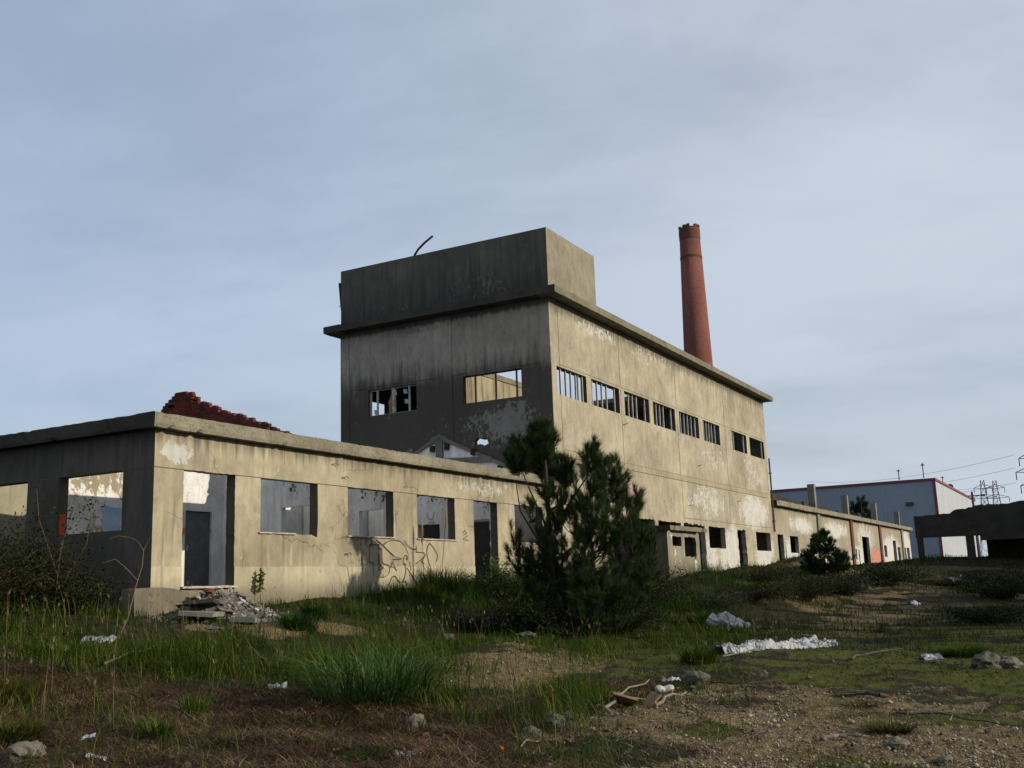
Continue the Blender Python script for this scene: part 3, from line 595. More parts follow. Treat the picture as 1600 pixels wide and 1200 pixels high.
# ================================================================== modern warehouse far behind
WH = thing('warehouse', 'large modern metal warehouse with red roof trim behind the ruins', 'warehouse', (154, 4, 1.5))
def sheet(name, c1, rib):
    m, nt, b = newmat(name, .55, .3); g = nd(nt, 'NewGeometry'); P = g.outputs['Position']; s = nd(nt, 'SeparateXYZ', {}, i0=P)
    w = mth(nt, 'SINE', mth(nt, 'MULTIPLY', s.outputs[rib], 2*math.pi/.6)); seam = mth(nt, 'LESS_THAN', mth(nt, 'FRACT', mth(nt, 'MULTIPLY', s.outputs[2], .35)), .012)
    n = noise(nt, P, .25, 4, .6); c = mix(nt, sstep(nt, n, .3, .7), c1, tuple(x*.9 for x in c1)); c = mix(nt, mth(nt, 'MULTIPLY', seam, .4), c, tuple(x*.5 for x in c1))
    bp = nd(nt, 'Bump', {}, Strength=.4, Distance=.05, Height=w); nt.links.new(c, b.inputs['Base Color']); nt.links.new(bp.outputs[0], b.inputs['Normal']); return m
M['sheetshade'] = sheet('shaded_cladding', (.23, .28, .32), 1); M['sheetwhite'] = sheet('white_cladding', (.36, .38, .40), 0)  # shaded end wall gets a darker, bluer copy of the same sheet
M['redtrim'] = plain('red_trim', (.20, .045, .055), (.16, .04, .05), rough=.5)
mb = MB(); mb.wall(rect(3.9, 60, -1, 13.4), [], 'x', 154, 154.3); mb.build('wall', M['sheetshade'], WH)
mb = MB(); mb.wall(rect(154.3, 213, -1, 13.4), [], 'y', 3.9, 4.2); mb.wall(rect(154.3, 213, -1, 13.4), [], 'y', 59.7, 60); mb.wall(rect(4.2, 59.7, -1, 13.4), [], 'x', 212.7, 213); mb.build('wall', M['sheetwhite'], WH)
mb = MB(); mb.box(153.8, 213.2, 3.7, 60.2, 13.402, 13.75); mb.box(153.85, 153.999, 3.75, 4.15, -1, 13.4); mb.build('roof_trim', M['redtrim'], WH)
for y, x, h in ((9.2, 156, 1.6), (5.6, 156, 2.3), (5.2, 176, 1.7)):
    mb = MB(); mb.box(x-.06, x+.06, y-.06, y+.06, 14.05, 14.05+h); mb.box(x-.3, x+.3, y-.05, y+.05, 14.05, 14.3); mb.box(x-.05, x+.05, y-.25, y+.25, 14+h*.85, 14.05+h*.9); mb.build('antenna', M['black'], WH)
mb = MB(); mb.blob((186, 5.2, 14.6), .55, 2, .1, 4); mb.build('roof_vent', M['black'], WH, smooth=True)
mb = MB(); mb.box(153.6, 153.99, 7.2, 8.3, 9.9, 10.35); mb.build('wall_vent', M['bardark'], WH)
# ================================================================== dark concrete canopy ruin on the right
D = thing('ruined_canopy', 'dark ruined concrete canopy building with ragged roof edge at the right edge', 'building', (62, -12, .5))
top = [(-5.55, 3.62), (-6.6, 3.62), (-7.3, 3.64), (-7.9, 3.66), (-8.15, 3.85), (-8.7, 3.92), (-9.3, 3.98), (-9.7, 4.1), (-10.6, 4.1), (-11.8, 4.14), (-12.6, 4.2), (-14, 4.3), (-17, 4.35), (-20, 4.2), (-24, 4.3), (-34, 4.3)]
mb = MB(); mb.wall(jag(top, .05, .2, 5, close=False)[::-1]+[(-5.55, 2.12), (-9.6, 2.08), (-9.62, 1.75), (-34, 1.7)][0:4], [], 'x', 62, 62.5); mb.build('fascia', M['concdark'], D)
mb = MB(); mb.box(62.5, 67.6, -34, -5.6, 3.2, 3.5); mb.build('roof_slab', M['concdark'], D)
for v, w in ((-5.78, .36), (-8.95, .5), (-14, .5), (-20, .5)):
    mb = MB(); mb.box(62.05, 62.45, v-w/2, v+w/2, -.6, 2.1); mb.build('post', M['concdark'], D)
mb = MB(); mb.wall(rect(-34, -9.55, -.6, 3.19), [], 'x', 67, 67.3); mb.build('wall', M['concdark'], D)
# ================================================================== pole, pylons, cables
def pylon(name, x, y, zb, zt, label, k=1.):
    t = thing(name, label, 'pylon', (x, y, zb)); h = zt-zb; mb = MB()
    wd = lambda f: (3.2*(1-f)**1.25+.55)*k
    zs = [0, .2, .38, .52, .62, .70, .77, .84, .91, 1.]
    for (sx, sy) in ((1,1),(1,-1),(-1,-1),(-1,1)):
        for a, b in zip(zs, zs[1:]): mb.beam((x+sx*wd(a), y+sy*wd(a), zb+h*a), (x+sx*wd(b), y+sy*wd(b), zb+h*b), .17)
    for a, b in zip(zs, zs[1:]):
        A, Bw = wd(a), wd(b)
        for s in (-1, 1):
            mb.beam((x+s*A, y-A, zb+h*a), (x+s*Bw, y+Bw, zb+h*b), .085); mb.beam((x+s*A, y+A, zb+h*a), (x+s*Bw, y-Bw, zb+h*b), .085)
            mb.beam((x-A, y+s*A, zb+h*a), (x+Bw, y+s*Bw, zb+h*b), .085); mb.beam((x+A, y+s*A, zb+h*a), (x-Bw, y+s*Bw, zb+h*b), .085)
    mb.build('mast', M['steel'], t)
    for f, L in ((.66, 3.4), (.78, 4.2), (.90, 3.0)):
        a = MB(); z = zb+h*f
        for s in (-1, 1):
            a.beam((x-.5, y, z), (x, y+s*L*k, z+.3), .13); a.beam((x+.5, y, z), (x, y+s*L*k, z+.3), .13); a.beam((x, y, z+1.6), (x, y+s*L*k, z+.3), .16)
            a.beam((x, y+s*L*k, z+.3), (x, y+s*L*k, z-1.5), .2)
        a.build('cross_arm', M['steel'], t)
    return t
M['steel'] = plain('dull_steel', (.10, .10, .105), (.07, .07, .075), rough=.6)
M['cable'] = plain('cable', (.05, .05, .055))
pylon('power_pylon', 400, 17.2, 2, 32, 'left one of two distant steel lattice pylons above the dark canopy')
pylon('power_pylon', 400.5, 13.2, 2, 31.6, 'right one of two distant steel lattice pylons above the dark canopy')
pylon('power_pylon', 250, -5.6, 1, 27, 'nearer pylon mostly cut off by the right edge of the picture', .8)
def cable(name, pts, sag, r, label):
    mb = MB(); a, b = Vector(pts[0]), Vector(pts[1]); path = [a.lerp(b, i/24)-Vector((0, 0, sag*4*(i/24)*(1-i/24))) for i in range(25)]
    mb.tube(path, r, 5); o = mb.build(name, M['cable'], None); tag(o, label, 'power line', 'overhead power lines'); return o
for i, (ya, za, yb, zb2) in enumerate(((80, 33, -2.2, 22.6), (80, 36.5, -2.4, 25.6), (80, 30, -2.0, 19.2))):
    cable('power_line', ((400, ya, za), (250, yb, zb2)), 2.5, .035, ('lowest', 'topmost', 'middle')[i]+' cable strung leftwards from the pylon at the right edge')
for i, (y, z, x2, y2, z2) in enumerate(((20.2, 25.5, 300, 160, 27), (20, 29.2, 300, 160, 31))):
    cable('power_line', ((400, y, z), (x2, y2, z2)), 3, .035, ('lower', 'upper')[i]+' cable running left from the far pylons over the warehouse roof')
cable('power_line', ((-20, 55, 14.9), (70, 70, 14.2)), .6, .025, 'thin cable crossing the sky at far left above the low wing')
PO = thing('utility_pole', 'slim dark utility pole between warehouse corner and dark canopy', 'pole', (100, -6.0, .5))
mb = MB(); mb.tube([(100, -6.0, -.5), (100, -6.0, 7.6)], [.16, .11], 8); mb.build('pole', M['bardark'], PO)
mb = MB(); mb.beam((100, -7.2, 7.2), (100, -5.6, 7.2), .1); mb.box(99.9, 100.1, -7.2, -6.8, 7.1, 7.25); mb.build('cross_arm', M['bardark'], PO)
# ================================================================== ground
def polar(x, y):
    dx = np.asarray(x)-CAM[0]; dy = np.asarray(y)-CAM[1]
    return np.degrees(np.arctan2(dx, dy))-61.26, np.hypot(dx, dy)
def ss(v, a, b): t = np.clip((v-a)/(b-a), 0, 1); return t*t*(3-2*t)
def cover(x, y):
    """what the ground is made of: bare sand and gravel, brown litter, moss"""
    x = np.asarray(x, float); y = np.asarray(y, float)
    a, d = polar(x, y); n = fbm(x, y, .55, 4, 5)-.47; n2 = fbm(x, y, 1.9, 3, 8)-.45
    gx = (x-.6)*.84-(y+7.8)*-.54; gy = (x-.6)*.54+(y+7.8)*.84
    mound = np.exp(-((x-1.0)/3.0)**2-((y+7.9)/1.5)**2)
    sand = ss(a+n*26+n2*12, 0, 10)*(1-ss(d+n*9+n2*5, 12, 19))
    sand = np.maximum(sand, .85*ss(mound+n*.9+n2*.5, .15, .75))
    track = np.exp(-((a-18.5+n*9)/4.5)**2)*ss(d, 18, 30)*(1-ss(d, 62, 85))*.75
    sand = np.maximum(sand, track*ss(n2+n+.25, .0, .3))
    for cx, cy, r in ((.5, -2.7, 1.0), (2.1, -3.0, .9), (-.6, -2.0, .5)):
        sand = np.maximum(sand, .9*ss(np.exp(-((x-cx)/r)**2-((y-cy)/r)**2)+n*.9+n2*.6, .2, .8))
    mulch = ss(2.5-a+n*18+n2*8, -3, 4)*(1-ss(d+n*10+n2*4, 12.0, 17))
    mulch = np.maximum(mulch, .6*ss(n2-n, .12, .3))*(1-sand)
    moss = ss(a, 1, 5)*ss(d+n*8, 14.5, 17.5)*(1-ss(d, 30, 36))*(1-.85*sand)*ss(n2+.25, .05, .25)
    moss = np.maximum(moss, .8*ss(n+n2*.5, .02, .32)*ss(a, 1, 5)*(1-ss(d, 20, 24)))
    return sand*(1-.8*moss), mulch, moss
rad = np.concatenate([[.0], np.geomspace(1.5, 7, 30), np.geomspace(7.04, 70, 430), np.geomspace(71.5, 4500, 60)])
ang = np.concatenate([np.arange(-180, -34, 6.), np.linspace(-33, 31, 520), np.arange(37, 180, 6.)])
aa = np.radians(ang+61.26); X = CAM[0]+np.outer(rad, np.sin(aa)); Y = CAM[1]+np.outer(rad, np.cos(aa))
nr, na = X.shape; x = X.ravel(); y = Y.ravel(); z = H(x, y)
inb = (x > .3) & (x < 17.9) & (y > .3) & (y < 9.4); z[inb] = np.minimum(z[inb], -.5)
inb = (x > 18.3) & (x < 97) & (y > .3) & (y < 8.7); z[inb] = np.minimum(z[inb], .0)
far = np.hypot(x, y) > 500; z[far] = np.minimum(z[far], 1.0)
V = np.stack([x, y, z], 1)
i, j = np.meshgrid(np.arange(nr-1), np.arange(na), indexing='ij'); j2 = (j+1) % na
T = np.stack([i*na+j, (i+1)*na+j, (i+1)*na+j2, i*na+j2], -1).reshape(-1, 4)[:, ::-1]
sand, mulch, moss = cover(x, y)
gm, nt, b = newmat('waste_ground', .95, .15)
g = nd(nt, 'NewGeometry'); P = g.outputs['Position']; at = nd(nt, 'Attribute', {'attribute_name': 'cover'}); sp = nd(nt, 'SeparateColor', {}, i0=at.outputs['Color'])
n0 = noise(nt, P, .8, 6, .65); n1 = noise(nt, P, 6, 6, .65); n2 = noise(nt, P, 45, 4, .65); nst = noise(nt, scaled(nt, P, (14, 60, 20), (0, 0, .6)), 1.2, 4, .7)
vor = nd(nt, 'TexVoronoi', {}, Vector=P, Scale=34.); vd = vor.outputs[0]; vc = vor.outputs[1]
soil = mix(nt, sstep(nt, n1, .35, .65), (.030, .026, .010), (.013, .014, .005))
lit = mix(nt, sstep(nt, nst, .35, .7), (.020, .011, .006), (.12, .07, .032)); lit = mix(nt, sstep(nt, n1, .45, .7), lit, (.03, .02, .013))
sn = mix(nt, sstep(nt, n1, .3, .7), (.20, .15, .078), (.095, .07, .036)); sn = mix(nt, mth(nt, 'MULTIPLY', sstep(nt, n0, .5, .75), .6), sn, (.06, .048, .032))
peb = mix(nt, nd(nt, 'SeparateColor', {}, i0=vc).outputs[0], (.10, .075, .05), (.40, .34, .25)); sn = mix(nt, mth(nt, 'MULTIPLY', sstep(nt, vd, .40, .28), sstep(nt, nd(nt, 'SeparateColor', {}, i0=vc).outputs[1], .45, .5)), sn, peb)
ms = mix(nt, sstep(nt, n2, .35, .65), (.080, .092, .008), (.034, .046, .005)); ms = mix(nt, sstep(nt, n1, .5, .75), ms, (.075, .055, .016))
nx = mth(nt, 'ADD', mth(nt, 'MULTIPLY', n1, .5), mth(nt, 'ADD', mth(nt, 'MULTIPLY', n0, .25), mth(nt, 'MULTIPLY', n2, .25)))
c = mix(nt, sstep(nt, mth(nt, 'ADD', sp.outputs[1], mth(nt, 'MULTIPLY', mth(nt, 'SUBTRACT', nx, .5), 2.2)), .35, .6), soil, lit)
c = mix(nt, sstep(nt, mth(nt, 'ADD', sp.outputs[0], mth(nt, 'MULTIPLY', mth(nt, 'SUBTRACT', nx, .5), 2.4)), .35, .6), c, sn)
c = mix(nt, sstep(nt, mth(nt, 'ADD', sp.outputs[2], mth(nt, 'MULTIPLY', mth(nt, 'SUBTRACT', nx, .5), 2.4)), .4, .65), c, ms)
h = mth(nt, 'ADD', mth(nt, 'MULTIPLY', n1, 1.), mth(nt, 'ADD', mth(nt, 'MULTIPLY', n2, .5), mth(nt, 'MULTIPLY', sstep(nt, vd, .45, .1), .35)))
bp = nd(nt, 'Bump', {}, Strength=.8, Distance=.03, Height=h); c = mix(nt, 1., c, (.86, .82, .72), 'MULTIPLY'); nt.links.new(c, b.inputs['Base Color']); nt.links.new(bp.outputs[0], b.inputs['Normal'])
GR = npmesh('ground', V, T, gm, None, True, {'cover': np.stack([sand, mulch, moss, np.ones_like(sand)], 1)})
setting(GR, 'structure')
# ================================================================== grass and other uncountable cover
def blades(P, h, w, lean, az=None, curl=.5):
    """thin curved blades; P (n,3) feet, h heights, lean = horizontal reach over height"""
    n = len(P); az = RG.uniform(0, 2*np.pi, n) if az is None else az
    f = np.stack([np.cos(az), np.sin(az), np.zeros(n)], 1); s = np.stack([-np.sin(az), np.cos(az), np.zeros(n)], 1)
    up = np.array([0, 0, 1.]); hh = h[:, None]; ww = w[:, None]; ll = (lean*h)[:, None]
    m = P+up*hh*.55+f*ll*.35; t = P+up*hh*(1-curl*np.clip(lean, 0, 1)[:, None]*.5)+f*ll
    V = np.stack([P-s*ww, P+s*ww, m-s*ww*.75, m+s*ww*.75, t], 1).reshape(-1, 3)
    k = np.arange(n)[:, None]*5
    T = np.concatenate([k+np.array([0, 1, 3]), k+np.array([0, 3, 2]), k+np.array([2, 3, 4])], 1).reshape(-1, 3)
    return V, T
def leaves(P, size, upb=.3):
    n = len(P); d = RG.normal(0, 1, (n, 3)); d[:, 2] += upb; d /= np.linalg.norm(d, axis=1)[:, None]
    k = RG.normal(0, 1, (n, 3)); s = np.cross(d, k); s /= np.linalg.norm(s, axis=1)[:, None]+1e-9; L = size[:, None]
    V = np.stack([P, P+d*L*.5+s*L*.24, P+d*L, P+d*L*.5-s*L*.24], 1).reshape(-1, 3)
    k = np.arange(n)[:, None]*4; T = np.concatenate([k+np.array([0, 1, 2]), k+np.array([0, 2, 3])], 1).reshape(-1, 3); return V, T
def scatter(n, a0, a1, d0, d1, pw=1.):
    a = np.radians(RG.uniform(a0, a1, n)+61.26); d = d0+(d1-d0)*RG.random(n)**pw
    return CAM[0]+np.sin(a)*d, CAM[1]+np.cos(a)*d
def keep(x, y, p):
    m = (RG.random(len(x)) < p) & ~((y > -.05) & (y < 10) & (x > -.05) & (x < 98)) & ~((x > 22.7) & (x < 26.7) & (y > -2.4) & (y < .2)); return x[m], y[m]
M['grass'] = leafmat('green_grass', [(.010, .026, .002), (.022, .052, .003), (.042, .080, .006), (.09, .112, .012), (.21, .175, .04)])
M['tall'] = leafmat('tall_grass', [(.006, .022, .002), (.012, .042, .004), (.026, .072, .008), (.075, .13, .025)])
M['olivegrass'] = leafmat('olive_grass', [(.032, .040, .005), (.058, .064, .008), (.095, .09, .015), (.19, .15, .045)])
M['field'] = leafmat('field_grass', [(.006, .016, .002), (.012, .030, .002), (.028, .048, .004), (.065, .078, .008), (.15, .128, .03)])
M['litter'] = leafmat('twig_litter', [(.02, .013, .009), (.05, .035, .022), (.10, .075, .05), (.20, .16, .11), (.34, .29, .22)], trans=0)
M['lush'] = leafmat('lush_grass', [(.012, .034, .006), (.026, .066, .010), (.05, .11, .02), (.10, .17, .05), (.22, .25, .09)])
M['stalk'] = leafmat('dry_stalk', [(.10, .07, .035), (.18, .13, .07), (.28, .22, .12)], trans=.1)
M['weed'] = leafmat('broadleaf_weed', [(.010, .020, .005), (.018, .034, .008), (.032, .050, .012), (.06, .06, .02), (.09, .05, .02)])
M['straw'] = leafmat('dead_straw', [(.010, .006, .003), (.026, .014, .007), (.06, .035, .016), (.14, .09, .045), (.36, .26, .16)], trans=.05)
def grow(name, x, y, h, w, lean, mat, kind='stuff', curl=.5):
    P = np.stack([x, y, H(x, y)-.015], 1); V, T = blades(P, h, w, lean, None, curl)
    o = npmesh(name, V, T, M[mat]); setting(o, kind); return o
def clump(x, y, sc, s): return ss(fbm(x, y, sc, 3, s), .38, .6)
# meadow grass on the left and along the buildings: many feet share a clump
def clumped(n, per, spread, *sc):
    x, y = scatter(n, *sc); x = np.repeat(x, per); y = np.repeat(y, per); return x+RG.normal(0, spread, len(x)), y+RG.normal(0, spread, len(x))
def hvar(n, lo, hi): return lo+(hi-lo)*RG.beta(1.5, 3.2, n)
x, y = clumped(46000, 6, .05, -29, 12, 9, 34, .9); a, d = polar(x, y); sd, mu, mo = cover(x, y)
p = (1-sd)*(.12+.88*clump(x, y, .9, 31))*(1-.9*ss(mu, .25, .7))*(1-.9*ss(mo, .2, .6))*(1-.75*ss(a, 0, 9)*(1-ss(d, 20, 26)))
x, y = keep(x, y, p); n = len(x); hh = (.5+.9*clump(x, y, .5, 40))*hvar(n, .08, .62)
o = grow('meadow_grass', x, y, hh, RG.uniform(.0018, .004, n)*(1+polar(x, y)[1]/30), RG.uniform(.15, 1.3, n), 'grass'); o['label'] = 'mixed green and yellow meadow grass left of the gravel'
# tall dark grass belt in front of the long facade
x, y = clumped(16000, 6, .07, -14, 12, 19, 46, 1.); a, d = polar(x, y)
belt = ss(x, 3.5, 6.5)*ss(-y, .2, .6)*(1-ss(-y, 3.2+.18*x*.3, 5.5+.1*x))*(1-ss(x, 26, 30)); belt = np.maximum(belt, ss(x, 24, 28)*(1-ss(x, 44, 50))*ss(-y, .3, .9)*(1-ss(-y, 2.6, 4.2)))
x, y = keep(x, y, belt*(.15+.85*clump(x, y, .8, 77))); n = len(x)
o = grow('tall_grass', x, y, hvar(n, .15, .95)*(1+.45*np.exp(-((x-12)/4)**2)), RG.uniform(.003, .008, n), RG.uniform(.15, 1.1, n), 'tall'); o['label'] = 'tall dark green grass along the foot of the long facade'
# bank and field to the right, coarse
x, y = clumped(24000, 6, .12, 1, 29, 22, 80, 1.2); sd, mu, mo = cover(x, y)
x, y = keep(x, y, (1-.9*sd)*(.2+.8*clump(x, y, .45, 55))*(1-.7*mo)); n = len(x); dd = polar(x, y)[1]
o = grow('field_grass', x, y, hvar(n, .06, .5)*(.7+.6*ss(-y, 3, 8)*ss(10-(-y), 0, 4)), RG.uniform(.004, .009, n)*(dd/30), RG.uniform(.2, 1.2, n), 'field'); o['label'] = 'dark scrubby grass over the bank and the right hand field'
# moss and low turf
x, y = clumped(30000, 5, .04, 0, 27, 9, 32, 1.); sd, mu, mo = cover(x, y)
x, y = keep(x, y, np.clip(mo*1.1+.06*(1-sd), 0, 1)*(.15+.85*clump(x, y, 1.4, 91))); n = len(x)
o = grow('low_turf', x, y, hvar(n, .015, .11)*(1+1.5*(RG.random(n) > .97)), RG.uniform(.002, .005, n), RG.uniform(.3, 1.4, n), 'field'); o['label'] = 'short mossy turf between the gravel and the plastic sheet'
# weeds pushing through the sand in scattered sprigs
x, y = clumped(1500, 14, .05, 0, 27, 8.8, 20, 1.); sd, mu, mo = cover(x, y)
x, y = keep(x, y, ss(sd, .2, .6)*clump(x, y, .8, 12)); n = len(x)
o = grow('sand_weeds', x, y, hvar(n, .02, .14), RG.uniform(.002, .004, n), RG.uniform(.4, 1.6, n), 'grass'); o['label'] = 'thin weeds sprouting from the sand in the foreground'
# dry stalks standing in the grass, each with a small seed head
x, y = scatter(1500, -29, 14, 10, 32, .9); sd, mu, mo = cover(x, y); x, y = keep(x, y, (1-sd)*(1-.6*mu)*clump(x, y, .7, 73)); n = len(x)
P = np.stack([x, y, H(x, y)-.02], 1); hh = hvar(n, .35, 1.0); ln = RG.uniform(.05, .5, n); az = RG.uniform(0, 6.28, n); V1, T1 = blades(P, hh, np.full(n, .0028), ln, az, .5)
tip = np.repeat(V1.reshape(-1, 5, 3)[:, 4], 7, 0); V2_, T2 = blades(tip-np.array([0, 0, .05])+RG.normal(0, .008, tip.shape), RG.uniform(.04, .10, len(tip)), np.full(len(tip), .003), RG.uniform(.2, 1., len(tip)), None, .3)
o = setting(npmesh('dry_stalks', np.concatenate([V1, V2_]), np.concatenate([T1, T2+len(V1)]), M['stalk']), 'stuff'); o['label'] = 'pale dry seed stalks standing in the grass'
# low broad leaved weeds
x, y = clumped(1600, 16, .09, -29, 24, 9, 30, .9); sd, mu, mo = cover(x, y); x, y = keep(x, y, (1-sd)**2*clump(x, y, .9, 19)); n = len(x)
V, T = leaves(np.stack([x, y, H(x, y)+RG.uniform(.0, .13, n)], 1), RG.uniform(.02, .06, n), .5)
o = setting(npmesh('broadleaf_weeds', V, T, M['weed']), 'stuff'); o['label'] = 'low broad leaved weeds between the grass'
# brown litter of dead stems in the left foreground
x, y = scatter(170000, -28, 18, 8.6, 17.5, 1.1); sd, mu, mo = cover(x, y)
x, y = keep(x, y, np.clip(ss(mu, .1, .6)*.9+.12, 0, 1)*(1-.8*sd)*(.25+.75*clump(x, y, 1.6, 15))); n = len(x)
P = np.stack([x, y, H(x, y)+RG.uniform(-.01, .06, n)], 1); V, T = blades(P, RG.uniform(.015, .09, n), RG.uniform(.0018, .005, n), RG.uniform(1.2, 6., n), None, .2)
o = setting(npmesh('dead_straw', V, T, M['straw']), 'stuff'); o['label'] = 'matted brown dead stems covering the left foreground'
# twiggy litter: broken stalks, bark and needles
x, y = scatter(9000, -28, 27, 8.6, 22, 1.1); sd, mu, mo = cover(x, y); x, y = keep(x, y, .25+.5*clump(x, y, .9, 44)); n = len(x)
P = np.stack([x, y, H(x, y)+RG.uniform(0, .05, n)], 1); V, T = blades(P, RG.uniform(.012, .05, n), RG.uniform(.003, .008, n), RG.uniform(2., 9., n), None, .1)
o = setting(npmesh('twig_litter', V, T, M['litter']), 'stuff'); o['label'] = 'small broken twigs and bark littered over the foreground'
# gravel
def stones(n, x, y, r, mat, name):
    O = np.array([[1, 0, 0], [0, 1, 0], [-1, 0, 0], [0, -1, 0], [0, 0, 1], [0, 0, -1]], float); F = np.array([[0, 1, 4], [1, 2, 4], [2, 3, 4], [3, 0, 4], [1, 0, 5], [2, 1, 5], [3, 2, 5], [0, 3, 5]])
    q = RG.uniform(.6, 1.25, (n, 6, 1))*O[None]*np.array([1, 1, .7]); az = RG.uniform(0, 6.28, n); c, s = np.cos(az), np.sin(az)
    q = np.stack([q[..., 0]*c[:, None]-q[..., 1]*s[:, None], q[..., 0]*s[:, None]+q[..., 1]*c[:, None]*RG.uniform(.6, 1, (n, 1)), q[..., 2]], -1)*r[:, None, None]
    V = q+np.stack([x, y, H(x, y)+r*.25], 1)[:, None, :]
    T = (F[None]+np.arange(n)[:, None, None]*6).reshape(-1, 3)
    return npmesh(name, V.reshape(-1, 3), T, mat)
M['pebble'] = leafmat('pebble', [(.045, .035, .025), (.12, .09, .06), (.22, .17, .12), (.34, .28, .2), (.55, .5, .42)], rough=.8, trans=0)
x, y = scatter(80000, -17, 28, 8.8, 22, 1.2); sd, mu, mo = cover(x, y); x, y = keep(x, y, ss(sd, .25, .7)*(.3+.7*clump(x, y, 1.1, 66))); n = len(x)
o = setting(stones(n, x, y, np.clip(RG.lognormal(-4.7, .6, n), .004, .045), M['pebble'], 'gravel'), 'stuff'); o['label'] = 'pale pebbles strewn over the sand and the gravel mound'
# ================================================================== tufts one can tell apart
def tuft(name, x, y, r, h, n, mat, label, cat='grass tuft', group=None, lean=(.2, 1.1), w=(.004, .008)):
    t = thing(name, label, cat, (x, y, h1(x, y)), group)
    q = RG.uniform(0, 6.28, n); rr_ = r*.45*np.sqrt(RG.random(n)); px = x+rr_*np.cos(q); py = y+rr_*np.sin(q)
    P = np.stack([px, py, H(px, py)-.02], 1)
    az = q+RG.normal(0, .7, n); V, T = blades(P, h*(.3+.8*RG.beta(2., 2., n)), RG.uniform(*w, n), RG.uniform(*lean, n)*(r/h)*.9, az, .6)
    npmesh('blades', V, T, M[mat], t); return t
tuft('grass_tuft', -3.7, -8.15, 1.5, .95, 820, 'lush', 'largest lush green grass tuft in the left centre foreground', lean=(.1, 1.5), w=(.004, .012))
tuft('grass_tuft', -2.6, -7.5, .6, .8, 260, 'lush', 'tall tuft just behind the largest lush tuft', lean=(.3, 1.1))
tuft('grass_tuft', -3.2, -14.3, .42, .2, 380, 'olivegrass', 'low spreading tuft on the sand in the right foreground', lean=(.5, 1.5))
tuft('grass_tuft', 3.0, -10.1, .6, .5, 450, 'grass', 'bright tuft left of the long white plastic sheet', lean=(.2, 1.))
tuft('grass_tuft', 6.4, -14.0, .8, .34, 700, 'grass', 'straggly tuft beside the pale rocks at the right edge', lean=(.4, 1.2))
tuft('grass_tuft', -5.6, -7.0, .35, .42, 160, 'grass', 'slender upright tuft in the brown litter at left', lean=(.2, .8))
tuft('grass_tuft', -7.0, -7.9, .4, .28, 180, 'grass', 'small tuft near the bottom left corner', lean=(.3, 1.1))
tuft('grass_tuft', -6.8, -10.4, .3, .2, 260, 'grass', 'little tuft at the bottom edge below the largest tuft', lean=(.3, 1.1))
tuft('grass_tuft', -6.6, -4.9, .8, .5, 700, 'olivegrass', 'yellowish tall tuft at the left edge', lean=(.3, 1.1))
tuft('grass_tuft', -8.0, -7.0, .6, .34, 700, 'olivegrass', 'yellowish low tuft in the bottom left corner', lean=(.3, 1.1))
tuft('grass_tuft', -1.2, -13.6, .4, .12, 300, 'olivegrass', 'flat mossy tuft on the sand near the rotten log', lean=(.5, 1.5))
tuft('grass_tuft', 14.5, -6.2, .8, .5, 600, 'grass', 'tuft behind the round white plastic bag', lean=(.3, 1.1))
tuft('grass_tuft', 1.0, -2.9, .7, .45, 700, 'tall', 'tuft in front of the rubble heap by the first doorway', lean=(.3, 1.))
tuft('grass_tuft', 2.6, -2.0, .55, .5, 600, 'tall', 'tuft at the right end of the rubble heap', lean=(.3, 1.))
tuft('grass_tuft', 11.4, -2.4, .9, .85, 800, 'tall', 'high dark tuft left of the pine under the second doorway', lean=(.2, 1.))
tuft('grass_tuft', 24.3, -5.0, 1.0, .7, 900, 'grass', 'arching tuft in front of the utility booth', lean=(.3, 1.2))
# pampas grass with two plumes by the facade
t = tuft('pampas_grass', 9.7, -.75, 1.5, 1.05, 900, 'tall', 'pampas grass clump with two feathery plumes against the graffiti wall', 'pampas grass', lean=(.2, 1.0), w=(.004, .008))
M['plume'] = leafmat('pampas_plume', [(.42, .32, .17), (.52, .42, .25), (.35, .26, .14)], trans=.3)
for (bx, by, zb, tx, ty, zt, L) in ((9.6, -.57, -.2, 9.68, -.73, 1.9, .62), (9.1, -.35, -.2, 9.2, -.25, 1.5, .5)):
    mb = MB(); mb.tube([(bx, by, zb), ((bx+tx)/2, (by+ty)/2, (zb+zt)/2), (tx, ty, zt-.1)], [.008, .007, .004], 5); mb.build('stalk', M['straw'], t)
    n = 500; f = RG.random(n); P = np.stack([np.full(n, tx), np.full(n, ty), zt-L+L*f], 1); wid = .07*np.sin(np.pi*np.clip(f*.9+.1, 0, 1))
    az = RG.uniform(0, 6.28, n); V, T = blades(P, RG.uniform(.08, .14, n), np.full(n, .004), wid*RG.uniform(4, 14, n), az, .2); npmesh('plume', V, T, M['plume'], t)
